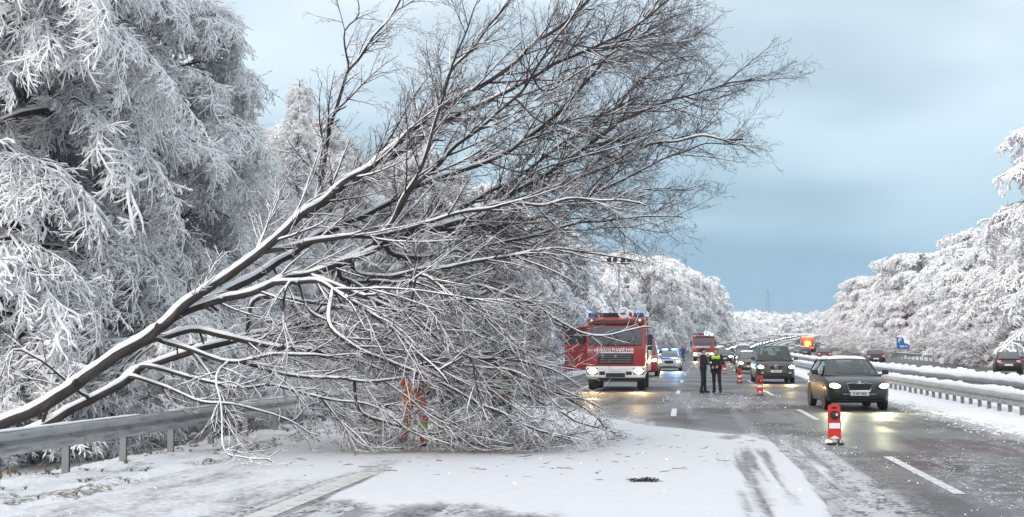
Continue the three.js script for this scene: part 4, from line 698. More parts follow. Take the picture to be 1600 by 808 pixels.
function buildCar(name, kind, body, o = {}) {
  const g = new THREE.Group(); g.name = name; const G = carGeos(kind), S = SHAPES[kind];
  const b = part('body', G.body, body, g);
  const pane = o.interior ? M.pane : M.glass;
  if (o.interior) {
    const y = S.belt, seatZ = kind === 'van' ? .35 : -.3;
    part('cabin_floor', rbox(S.wx * 2, .04, S.wz - S.tz - .1, 0, y - .02, (S.wz + S.tz) / 2, .015, 1), M.interior, g); part('dashboard', rbox(S.wx * 1.9, .14, .5, 0, y + .0, S.wz - .42, .06), M.interior, g);
    for (const s of [-1, 1]) { const st = part('seat', rbox(.46, .42, .16, s * .36, y + .12, seatZ, .07), M.interior, g); part('headrest', rbox(.26, .17, .1, s * .36, y + .4, seatZ - .02, .045), M.interior, st); }
    part('rear_bench', rbox(1.2, .3, .14, 0, y + .1, seatZ - .9, .06), M.interior, g); part('steering_wheel', (() => { const q = new THREE.TorusGeometry(.17, .016, 6, 20); q.rotateX(-.4); q.translate(.36, y + .1, S.wz - .72); return q; })(), M.black, g); part('rear_view_mirror', rbox(.22, .06, .03, 0, S.ry - .1, S.rz + .1, .02), M.black, g);
    for (const s of [-1, 1]) { for (const z of kind === 'van' ? [.2, -1.1] : [-.55]) part('pillar', tubeOf([[s * (S.wx + .075), y, z], [s * (S.rx + .045), S.ry, z]], .045), M.black, g); part('pillar', tubeOf([[s * (S.tx + .02), y, S.tz + .03], [s * (S.rx + .03), S.by, S.bz]], .07), body, g); part('roof_rail', tubeOf([[s * (S.rx + .045), S.ry, S.rz], [s * (S.rx + .045), S.by, S.bz]], .035), body, g); part('window_sill', tubeOf([[s * (S.wx + .1), y, S.wz - .15], [s * (S.wx + .09), y, S.tz + .1]], .035), body, g); }
    for (const w of [-.05, .5]) part('wiper', tubeOf([[w, y + .05, S.wz + .07], [w - .5, y + .1, S.wz + .01]], .01, 4), M.black, g); part('cowl', rbox(S.wx * 2, .05, .14, 0, y - .005, S.wz + .04, .02), M.black, g);
  } else part('cabin', G.cabin, o.pillar ?? body, g);
  part('windscreen', G.windscreen, pane, g); part('rear_window', G.rear, pane, g);
  G.sides.forEach((q) => part('side_window', q, pane, g)); const rf = part('roof', G.roof, body, g); G.pillars.forEach((q) => part('pillar', q, o.pillar ?? body, g));
  if (o.snow) part('snow', G.roofSnow, M.snowPlain, rf);
  G.arches.forEach((q) => part('wheel_arch', q, M.black, g));
  for (const s of [-1, 1]) for (const z of S.wheelZ) wheel(g, s * (S.st.find((q) => q[0] > z)[1] - .1), S.wr, z, S.wr, .21, false);
  G.mirrors.forEach((q) => part('mirror', q, o.mirror ?? body, g));
  if (!o.rearOnly) {
    G.head.forEach((q, i) => { part('headlight_housing', G.bezel[i], M.black, g); part('headlight', q, o.head ?? M.headWarm, g); });
    const gr = part('grille', G.grille, M.black, g); part('grille_rim', G.grilleRim, M.chrome, gr); if (!o.simple) { G.slats.forEach((q) => part('slat', q, M.black, gr)); part('badge', G.badge, M.chrome, g); part('trim', G.trim, M.chrome, g); part('bumper_lip', G.lip, M.black, g); }
    part('air_intake', G.intake, M.black, g); const pl = part('number_plate', G.plate, M.plate, g); if (!o.simple) part('plate_lettering', G.plateText, M.black, pl);
  }
  G.tails.forEach((q) => part('tail_light', q, o.tailOn ? M.tail : M.tailOff, g)); part('rear_number_plate', G.rearPlate, M.plate, g);
  if (!o.simple) G.handles.forEach((q) => part('door_handle', q, body, g));
  return g;
}
M.tailOff = std([0.2, 0.01, 0.01], 0.3);
const place = (g, u, s, turn, label, category, group) => { const q = road(u, s, 0); g.position.copy(q); g.rotation.y = turn + roadTurn(s); g.rotation.order = 'YXZ'; g.userData = { label, category }; if (group) g.userData.group = group; g.name = numbered(g.name.replace(/_\d{3}$/, '')); scene.add(g); return g; };
// dipped beams: a real lamp just in front of each glowing lens
function beams(g, spots, color, power, reach = 22, angle = 0.42) {
  g.updateMatrixWorld(true);
  for (const [x, y, z] of spots) {
    const l = new THREE.SpotLight(color, power, 0, angle, 0.8, 2), p = g.localToWorld(V(x, y, z)), t = g.localToWorld(V(x * 0.7, -0.1, z + reach));
    l.position.copy(p); l.target.position.copy(t); l.castShadow = true; l.shadow.radius = 3; scene.add(l, l.target);
  }
}
const WARM = lin(1, 0.66, 0.28), COOL = lin(1, 0.97, 0.6);
{
  const dark = paint(0.006, 0.011, 0.01), brown = paint(0.03, 0.027, 0.027);
  const c1 = buildCar('estate_car', 'estate', dark, { head: M.headCool, snow: true, mirror: M.black, interior: true });
  const pl = c1.children.find((c) => c.name === 'number_plate'); { const mb = new MB(); const pts = range(-.3, .3, .06).map((x, i) => V(x, SHAPES.estate.headY - .02 - .13, 2.385)); mb.tube(pts, pts.map((_, i) => (i === 0 || i === pts.length - 1) ? .01 : .026 + .012 * hash2(i, 4)), 7); part('snow', mb.geo(), M.snowPlain, pl); }
  place(c1, 4.98, 43.4, 0.05, 'dark green estate car with bright headlights and snow on its roof', 'car'); beams(c1, [[-.66, .7, 2.4], [.66, .7, 2.4]], COOL, 13, 14, 0.85);
  const v = buildCar('van', 'van', brown, { head: M.headWarm, mirror: M.black, interior: true });
  { const m = part('star_badge', (() => { const g = new THREE.TorusGeometry(.085, .011, 6, 20); g.translate(0, .79, 2.615); return g; })(), M.chrome, v); for (let k = 0; k < 3; k++) { const s = rbox(.016, .08, .012, 0, .04, 0, .005, 1); s.rotateZ(k * 2.0944); s.translate(0, .79, 2.615); part('star_arm', s, M.chrome, m); } part('lower_bumper', rbox(1.5, .1, .05, 0, .52, 2.53, .03), M.steel, v); }
  place(v, 4.5, 74, 0.03, 'dark grey people carrier with warm headlights behind the estate car', 'van'); beams(v, [[-.7, .8, 2.62], [.7, .8, 2.62]], WARM, 13, 15, 0.85);
  place(buildCar('car', 'hatch', paint(0.06, 0.04, 0.035), { snow: true, mirror: M.black }), 4.2, 99, 0.02, 'brown hatchback half hidden behind the dark people carrier', 'car');
  const q4 = buildCar('car', 'estate', paint(0.02, 0.03, 0.025), { simple: true, head: M.farHead }); place(q4, 4.7, 142, 0, 'dark car with yellowish headlights, fourth in the fast lane queue', 'car');
  const q5 = buildCar('car', 'hatch', paint(0.03, 0.03, 0.033), { simple: true, head: M.farHead }); place(q5, 2.9, 152, 0, 'car with bright headlights right of the second fire engine', 'car');
  for (const c of [q4, q5]) beams(c, [[0, .75, 2.5]], WARM, 30, 18, 0.6);
  // police patrol car
  const silver = paint(0.45, 0.47, 0.5), p = buildCar('police_car', 'estate', silver, { head: M.headCool, mirror: M.black });
  const blue = std([0.02, 0.08, 0.42], 0.35);
  part('bonnet_stripe', panel([-.62, .932, 2.0], [.62, .932, 2.0], [.62, 1.02, 1.1], [-.62, 1.02, 1.1], .014, .01, 6), blue, p); for (const s of [-1, 1]) part('side_stripe', rbox(.012, .22, 3.6, s * .918, .72, -.2, .004, 1), blue, p);
  const bar = part('light_bar', rbox(1.2, .06, .26, 0, 1.53, -.15, .03), M.black, p); for (const s of [-1, 1]) part('blue_lamp', rbox(.42, .1, .24, s * .36, 1.60, -.15, .04), M.blueLamp, bar);
  part('bonnet_lettering', (() => { const g = textGeo('POLIZEI', .2, .004); g.rotateX(-1.47); g.translate(0, .985, 1.78); return g; })(), M.white, p);
  place(p, -1.5, 108, 0, 'police patrol car with its blue lights flashing beside the fire engine', 'car'); beams(p, [[-.66, .7, 2.4], [.66, .7, 2.4]], COOL, 13, 16, 0.85);
  { const l = new THREE.PointLight(lin(0.15, 0.4, 1), 30, 0, 2); p.updateMatrixWorld(true); l.position.copy(p.localToWorld(V(.36, 1.74, -.15))); l.castShadow = true; scene.add(l); }
  // cars driving away on the opposite carriageway
  const away = [[21.3, 98, paint(.012, .012, .014), 'black car with lit tail lights driving away below the right wood', 'hatch', true], [17.1, 139, paint(.016, .014, .015), 'dark car with red tail lights passing the blue sign', 'estate', true], [14.4, 168, paint(.05, .012, .014), 'dark red car behind the roof of the estate car', 'hatch', true], [17.6, 196, paint(.3, .31, .32), 'grey car farther up the opposite carriageway', 'estate', true]];
  for (const [u, s, m, label, k] of away) place(buildCar('car', k, m, { simple: true, tailOn: true, rearOnly: true, snow: false }), u, s, Math.PI + (s < 100 ? -.16 : 0), label, 'car', 'cars driving away');
  // the long queue, two lanes, climbing into the valley
  const tones = [['white', paint(.6, .61, .62)], ['dark', paint(.02, .02, .022)], ['grey', paint(.22, .23, .24)], ['blue', paint(.03, .05, .1)], ['red', paint(.22, .02, .02)]];
  const protos = tones.flatMap(([n, m]) => ['hatch', 'estate', 'van'].map((k) => [n, buildCar(k === 'van' ? 'van' : 'car', k, m, { simple: true, head: M.farHead, snow: true })]));
  const r = rng(31); let n = 0;
  for (const [u, s0, pick] of [[5.2, 158, 0.5], [1.7, 182, 0.5], [-2.0, 265, .5]]) for (let s = s0; s < 700; s += 8.5 + r() * 6 + s * 0.012) {
    const w = r(), t = w < .55 ? 0 : w < .72 ? 1 : w < .9 ? 2 : w < .96 ? 3 : 4, [tone, pr] = protos[t * 3 + (r() < .4 ? 0 : r() < .72 ? 1 : 2)], lane = u > 4 ? 'fast' : u > 0 ? 'middle' : 'slow', kindName = pr.name.startsWith('van') ? 'van' : 'car';
    const c = copyOf(pr, road(u + (r() - .5) * .4, s).toArray(), roadTurn(s) + (r() - .5) * .03, null, `${tone} ${kindName} with its headlights on in the ${lane} lane of the far queue`, `${tone} ${kindName}s of the far queue, ${lane} lane`); c.userData.category = kindName; n++;
  }
  const r2 = rng(37); for (const [u, s0] of [[15, 225], [18.6, 290], [22.4, 330]]) for (let s = s0; s < 640; s += 28 + r2() * 40) { const pr = protos[Math.floor(r2() * 3) * 3 + (r2() < .5 ? 0 : 1)]; const c = copyOf(pr[1], road(u, s).toArray(), roadTurn(s) + Math.PI, null, `${pr[0]} car far up the opposite carriageway`, `${pr[0]} cars far up the opposite carriageway`); c.userData.category = 'car'; }
}
// ---- fire engines
function fireEngine(name, o = {}) {
  const g = new THREE.Group(); g.name = name; const red = o.red ?? M.redPaint, W = 1.22;
  const sh = new THREE.Shape(); [[-2.5, .7], [.0, .7], [.04, .9], [.04, 1.72], [-.02, 1.84], [-.34, 2.74], [-.5, 2.94], [-.75, 3.0], [-2.5, 3.04]].forEach(([z, y], i) => i ? sh.lineTo(z, y) : sh.moveTo(z, y)); sh.closePath();
  const cab = new THREE.ExtrudeGeometry(sh, { depth: 2 * W - .12, bevelSize: .05, bevelThickness: .06, bevelSegments: 2 }); cab.rotateY(-Math.PI / 2); cab.translate(W - .06, 0, 0);
  part('cab', toCreasedNormals(cab, .5), red, g);
  // (the profile's bevel stands 0.05 proud of the outline)
  part('windscreen', panel([-1.08, 1.9, .055], [1.08, 1.9, .055], [1.06, 2.66, -.215], [-1.06, 2.66, -.215], .05, .02, 8), M.glass, g);
  for (const s of [-1, 1]) { if (s < 0 && o.door) { part('door_opening', rbox(.02, 1.7, .95, -W - .008, 1.75, -.85, .008, 1), M.black, g); continue; } part('side_window', rbox(.03, .72, .8, s * (W + .008), 2.28, -.85, .012, 1), M.glass, g); part('door_handle', rbox(.03, .04, .2, s * (W + .012), 1.6, -1.15, .01, 1), M.black, g); part('rear_side_window', rbox(.03, .6, .6, s * (W + .008), 2.3, -1.95, .012, 1), M.glass, g); }
  part('sun_visor', rbox(2.3, .2, .12, 0, 2.86, -.26, .04), o.visor ?? std([.09, .02, .02], .5), g);
  for (const w of [-.35, .35]) part('wiper', tubeOf([[w, 1.9, .11], [w + .45, 2.25, .01]], .012, 4), M.black, g);
  // front: lettering, grille, bumper
  const gr = part('grille', rbox(1.46, .42, .05, 0, 1.33, .1, .05), M.black, g); for (let k = 0; k < 4; k++) part('slat', rbox(1.3, .03, .03, 0, 1.2 + k * .09, .135, .01, 1), M.steelDark, gr); part('emblem', (() => { const q = new THREE.CylinderGeometry(.06, .06, .03, 12); q.rotateX(Math.PI / 2); q.translate(0, 1.45, .145); return q; })(), M.chrome, gr);
  part('white_stripe', rbox(1.5, .05, .02, 0, 1.585, .094, .008, 1), M.white, g); part('lettering', (() => { const q = textGeo('FEUERWEHR', .15, .012); q.scale(1.28, 1, 1); q.translate(0, 1.632, .09); return q; })(), M.white, g);
  const bp = part('bumper', rbox(2.46, .5, .26, 0, .78, .03, .08), o.bumper ?? M.white, g); part('bumper_intake', rbox(.8, .17, .03, 0, .66, .165, .02), M.black, bp); part('number_plate', rbox(.52, .12, .015, 0, .86, .17, .005, 1), M.plate, bp); for (const s of [-1, 1]) { part('fog_lamp', rbox(.24, .14, .03, s * .55, .74, .165, .03), M.black, bp); part('headlight_housing', rbox(.42, .26, .03, s * .95, .82, .165, .05), M.black, bp); part('headlight', (() => { const q = new THREE.SphereGeometry(1, 14, 10); q.scale(.19, .12, .06); q.translate(s * .95, .83, .175); return q; })(), M.headWarm, bp); part('indicator', rbox(.1, .12, .03, s * 1.16, .8, .15, .02), std([.5, .16, .02], .3), bp); part('marker_lamp', (() => { const q = new THREE.SphereGeometry(.055, 10, 8); q.translate(s * 1.0, 2.93, -.17); return q; })(), o.markers ?? M.amber, g); }
  part('underrun_bar', rbox(2.2, .14, .1, 0, .46, -.05, .03), M.black, g);
  // mirrors
  for (const s of [-1, 1]) { if (s < 0 && o.door) continue; const m = part('mirror', rbox(.2, .44, .12, s * 1.42, 2.12, -.12, .05), M.black, g); part('mirror_arm', tubeOf([[s * 1.2, 2.5, -.25], [s * 1.38, 2.5, -.13], [s * 1.42, 2.3, -.12]], .018), M.black, m); part('wide_mirror', rbox(.18, .18, .1, s * 1.42, 1.78, -.12, .04), M.black, m); }
  // roof gear
  for (const s of [-1, 1]) { part('beacon', rbox(.36, .2, .3, s * .98, 3.16, -.62, .06), o.lit && s > 0 ? M.blueLamp : M.blueOff, g); part('air_horn', (() => { const q = new THREE.ConeGeometry(.07, .4, 12); q.rotateX(-Math.PI / 2); q.translate(s * .62, 3.14, -.55); return q; })(), o.horn ?? red, g); }
  part('roof_rack', mergeGeometries([rbox(1.6, .04, .04, 0, 3.24, -1, .01, 1), rbox(1.6, .04, .04, 0, 3.24, -1.8, .01, 1), ...[-.8, -.4, 0, .4, .8].map((x) => rbox(.035, .2, .035, x, 3.14, -1, .01, 1))].map((q) => q)), M.black, g);
  part('hose_reel', (() => { const q = new THREE.TorusGeometry(.2, .045, 8, 18); q.translate(.3, 3.26, -.92); return q; })(), M.white, g); part('hose_reel', (() => { const q = new THREE.TorusGeometry(.13, .045, 8, 18); q.translate(.56, 3.2, -.9); return q; })(), M.white, g); part('roof_box', rbox(.7, .16, .6, -.25, 3.18, -1.4, .03), M.black, g);
  // body behind the cab, chassis, wheels
  const bd = part('equipment_body', rbox(2.5, 2.4, 4.9, 0, 1.95, -5.1, .06), red, g); for (const s of [-1, 1]) for (let k = 0; k < 3; k++) { const z = -3.4 - k * 1.6, sm_ = part('roller_shutter', rbox(.03, 1.55, 1.4, s * 1.255, 2.1, z, .01, 1), M.steel, bd); for (let q = 0; q < 7; q++) part('slat', rbox(.02, .19, 1.36, s * 1.272, 1.43 + q * .22, z, .008, 1), M.rim, sm_); }
  part('ladder', mergeGeometries([...[-.2, .2].map((x) => rbox(.05, .08, 4.4, x + .5, 3.26, -5, .01, 1)), ...Array.from({ length: 12 }, (_, k) => rbox(.4, .04, .04, .5, 3.26, -3 - k * .36, .01, 1))].map((q) => q)), M.rim, g);
  part('chassis', rbox(.9, .3, 7, 0, .62, -3.9, .03), M.black, g); for (const s of [-1, 1]) part('mudguard', rbox(.5, .16, 1.3, s * 1.0, 1.12, -1.25, .06), M.black, g);
  for (const s of [-1, 1]) for (const z of [-1.25, -5.4]) wheel(g, s * 1.02, .5, z, .5, .34, true);
  if (o.door) {
    const d = new THREE.Group(); d.name = 'open_door'; d.userData.label = 'open red cab door'; d.position.set(-W - .01, 0, -.3); d.rotation.y = 1.22; g.add(d);
    part('door_panel', rbox(.07, 1.02, 1.0, 0, 1.36, -.5, .03), red, d); part('door_window', rbox(.02, .68, .84, 0, 2.26, -.5, .008, 1), M.glass, d);
    for (const [y, h, z, l] of [[2.64, .09, -.5, 1.0], [1.9, .08, -.5, 1.0]]) part('window_frame', rbox(.06, h, l, 0, y, z, .02), red, d); for (const z of [-.04, -.96]) part('window_frame', rbox(.06, .66, .09, 0, 2.27, z, .02), red, d); part('mirror', rbox(.12, .42, .2, -.18, 2.2, -.12, .04), M.black, d);
  }
  if (o.mast) {
    const m = part('light_mast', tubeOf([[.02, 3.1, -2.7], [.02, 5.42, -2.7]], .035), M.steel, g); part('mast_arm', rbox(.95, .06, .06, .02, 5.44, -2.7, .015, 1), M.black, m);
    for (const x of [-.4, -.15, .2, .45]) part('floodlight', rbox(.19, .2, .14, x, 5.6, -2.7, .03), M.black, m);
  }
  return g;
}
{
  const f1 = fireEngine('fire_engine', { door: true, mast: true }); place(f1, -2.72, 58.6, .0, 'red fire engine with open cab door and raised light mast behind the tree', 'fire engine'); beams(f1, [[-.95, .83, .26], [.95, .83, .26]], WARM, 22, 9, 0.85);
  const f2 = fireEngine('fire_engine', { lit: true, bumper: M.white }); place(f2, .55, 166, 0, 'smaller looking far fire engine with one blue light on, behind the police officers', 'fire engine'); beams(f2, [[-.95, .83, .26], [.95, .83, .26]], WARM, 30, 14, 0.6);
  { const l = new THREE.PointLight(lin(0.15, 0.4, 1), 40, 0, 2); f2.updateMatrixWorld(true); l.position.copy(f2.localToWorld(V(.98, 3.34, -.62))); l.castShadow = true; scene.add(l); }
  const rv = buildCar('emergency_van', 'van', M.redPaint, { head: M.headWarm, mirror: M.black }); part('blue_beacon', rbox(.3, .12, .2, .5, 1.98, .7, .04), M.blueOff, rv); rv.scale.set(1.06, 1.22, 1.06); place(rv, -2.75, 90, 0, 'red emergency van mostly hidden behind the first fire engine', 'van');
  // orange gritting lorry on the opposite carriageway, seen from behind
  const orange = paint(.5, .1, .012), t = new THREE.Group(); t.name = 'gritting_lorry';
  part('hopper', (() => { const sh = new THREE.Shape(); [[-1.2, 2.9], [1.2, 2.9], [1.15, 2.2], [.7, 1.2], [-.7, 1.2], [-1.15, 2.2]].forEach(([x, y], i) => i ? sh.lineTo(x, y) : sh.moveTo(x, y)); const q = new THREE.ExtrudeGeometry(sh, { depth: 4, bevelSize: .03, bevelThickness: .03, bevelSegments: 1 }); q.translate(0, 0, -4.2); return q; })(), orange, t);
  part('cab', rbox(2.4, 2.2, 1.9, 0, 1.95, 1.1, .1), orange, t); part('cab_window', rbox(2.0, .7, .04, 0, 2.45, 2.05, .02), M.glass, t); part('chassis', rbox(.9, .3, 7, 0, .75, -1, .04), M.black, t); part('rear_frame', rbox(2.3, .3, .1, 0, .9, -4.3, .03), orange, t);
  const wb = part('warning_board', rbox(1.5, 1.1, .06, 0, 1.75, -4.38, .02), orange, t); for (const [x, y] of [[0, 2.1], [-.3, 1.85], [.3, 1.85], [0, 1.6]]) part('amber_lamp', (() => { const q = new THREE.SphereGeometry(.16, 12, 8); q.scale(1, 1, .4); q.translate(x, y, -4.43); return q; })(), M.amber, wb);
  part('spreader', (() => { const q = new THREE.CylinderGeometry(.4, .5, .3, 16); q.translate(0, .5, -4.6); return q; })(), M.steel, t); part('beacon', (() => { const q = new THREE.CylinderGeometry(.09, .1, .2, 12); q.translate(.7, 3.15, .9); return q; })(), M.amber, t); part('snow', rbox(2.3, .18, 3.8, 0, 2.98, -2.2, .08, 3), M.snowPlain, t); for (const s of [-1, 1]) { part('tail_light', rbox(.3, .14, .05, s * .95, 1.0, -4.37, .03), M.tail, t); for (const z of [1.2, -2.6]) wheel(t, s * 1.0, .5, z, .5, .34, true); }
  place(t, 17.4, 280, Math.PI, 'orange gritting lorry with amber warning lamps on the opposite carriageway', 'lorry'); { t.updateMatrixWorld(true); const l = new THREE.PointLight(lin(1, .45, .08), 30, 0, 2); l.position.copy(t.localToWorld(V(0, 1.85, -4.8))); l.castShadow = true; scene.add(l); }
}

// ---------------------------------------------------------------- people
// smooth-blended capsules, meshed with surface nets; every bone carries the colour of what covers it
function netMesh(bones, cell, k, box) {
  const lo = box ? box[0] : [9, 9, 9], hi = box ? box[1] : [-9, -9, -9];
  if (!box) for (const b of bones) for (const [q, r] of [[b.a, b.ra], [b.b, b.rb]]) for (let c = 0; c < 3; c++) { lo[c] = Math.min(lo[c], q[c] - r - 3 * cell); hi[c] = Math.max(hi[c], q[c] + r + 3 * cell); }
  const n = [0, 1, 2].map((c) => Math.ceil((hi[c] - lo[c]) / cell) + 1), F = new Float32Array(n[0] * n[1] * n[2]).fill(1);
  const dist = (b, x, y, z) => { const ax = b.a[0], ay = b.a[1], az = b.a[2], dx = b.b[0] - ax, dy = b.b[1] - ay, dz = b.b[2] - az, L = dx * dx + dy * dy + dz * dz; const t = L ? clamp(((x - ax) * dx + (y - ay) * dy + (z - az) * dz) / L) : 0, sx = b.sx ?? 1, sz = b.sz ?? 1; return Math.hypot((x - ax - dx * t) / sx, y - ay - dy * t, (z - az - dz * t) / sz) - lerp(b.ra, b.rb, t); };
  const id = (i, j, q) => (q * n[1] + j) * n[0] + i;
  const field = (x, y, z) => { let d = 1; for (const b of bones) { const e = dist(b, x, y, z), h = Math.max(k - Math.abs(d - e), 0) / k; d = Math.min(d, e) - h * h * k * 0.25; } return d; };
  for (let q = 0; q < n[2]; q++) for (let j = 0; j < n[1]; j++) for (let i = 0; i < n[0]; i++) F[id(i, j, q)] = field(lo[0] + i * cell, lo[1] + j * cell, lo[2] + q * cell);
  const vid = new Int32Array(F.length).fill(-1), p = [], col = [], idx = [];
  for (let q = 0; q < n[2] - 1; q++) for (let j = 0; j < n[1] - 1; j++) for (let i = 0; i < n[0] - 1; i++) {
    let cx = 0, cy = 0, cz = 0, m = 0;
    const e = (i0, j0, q0, i1, j1, q1) => { const a = F[id(i + i0, j + j0, q + q0)], b = F[id(i + i1, j + j1, q + q1)]; if ((a < 0) !== (b < 0)) { const t = a / (a - b); cx += lerp(i0, i1, t); cy += lerp(j0, j1, t); cz += lerp(q0, q1, t); m++; } };
    for (const [a, b] of [[0, 0], [1, 0], [0, 1], [1, 1]]) { e(0, a, b, 1, a, b); e(a, 0, b, a, 1, b); e(a, b, 0, a, b, 1); }
    if (!m) continue;
    const x = lo[0] + (i + cx / m) * cell, y = lo[1] + (j + cy / m) * cell, z = lo[2] + (q + cz / m) * cell; vid[id(i, j, q)] = p.length / 3; p.push(x, y, z);
    let best = 9, c = bones[0].c; for (const b of bones) { const d = dist(b, x, y, z); if (d < best) { best = d; c = b.c; } } col.push(...c);
  }
  for (let q = 1; q < n[2] - 1; q++) for (let j = 1; j < n[1] - 1; j++) for (let i = 1; i < n[0] - 1; i++) {
    const a = F[id(i, j, q)] < 0, quad = (v0, v1, v2, v3, f) => { if (v0 < 0 || v1 < 0 || v2 < 0 || v3 < 0) return; f ? idx.push(v0, v1, v2, v0, v2, v3) : idx.push(v0, v2, v1, v0, v3, v2); };
    if (a !== F[id(i + 1, j, q)] < 0) quad(vid[id(i, j - 1, q - 1)], vid[id(i, j, q - 1)], vid[id(i, j, q)], vid[id(i, j - 1, q)], a);
    if (a !== F[id(i, j + 1, q)] < 0) quad(vid[id(i - 1, j, q - 1)], vid[id(i - 1, j, q)], vid[id(i, j, q)], vid[id(i, j, q - 1)], a);
    if (a !== F[id(i, j, q + 1)] < 0) quad(vid[id(i - 1, j - 1, q)], vid[id(i, j - 1, q)], vid[id(i, j, q)], vid[id(i - 1, j, q)], a);
  }
  const g = new THREE.BufferGeometry(); g.setAttribute('position', new THREE.Float32BufferAttribute(p, 3)); g.setAttribute('color', new THREE.Float32BufferAttribute(col, 3)); g.setIndex(idx); g.computeVertexNormals(); return g;
}
const SKIN = [0.45, 0.26, 0.19], DARK = [0.018, 0.02, 0.028], BOOT = [0.012, 0.012, 0.013];
M.person = new THREE.MeshStandardMaterial({ vertexColors: true, roughness: 0.85 });
const bone = (a, b, ra, rb, c, sx, sz) => ({ a, b, ra, rb, c, sx, sz });
function hand(w, dir, palmN, c) {                     // wrist, direction of the fingers, palm normal
  const d = V(...dir).normalize(), nrm = V(...palmN), side = new THREE.Vector3().crossVectors(d, nrm).normalize(), o = V(...w), P = (f, s, q) => o.clone().addScaledVector(d, f).addScaledVector(side, s).addScaledVector(nrm, q).toArray(), bs = [];
  for (const s of [-.026, 0, .026]) bs.push(bone(P(0.0, s * .7, 0), P(.085, s, 0), .016, .014, c));
  [[-.03, .062], [-.01, .075], [.011, .07], [.031, .055]].forEach(([s, l]) => { bs.push(bone(P(.085, s, 0), P(.085 + l * .55, s * 1.1, .012), .0095, .009, c)); bs.push(bone(P(.085 + l * .55, s * 1.1, .012), P(.085 + l * .85, s * 1.1, .036), .009, .0078, c)); });
  bs.push(bone(P(.02, -.03, .004), P(.06, -.062, .018), .013, .011, c)); bs.push(bone(P(.06, -.062, .018), P(.092, -.066, .03), .011, .009, c));
  return netMesh(bs, .006, .008);
}
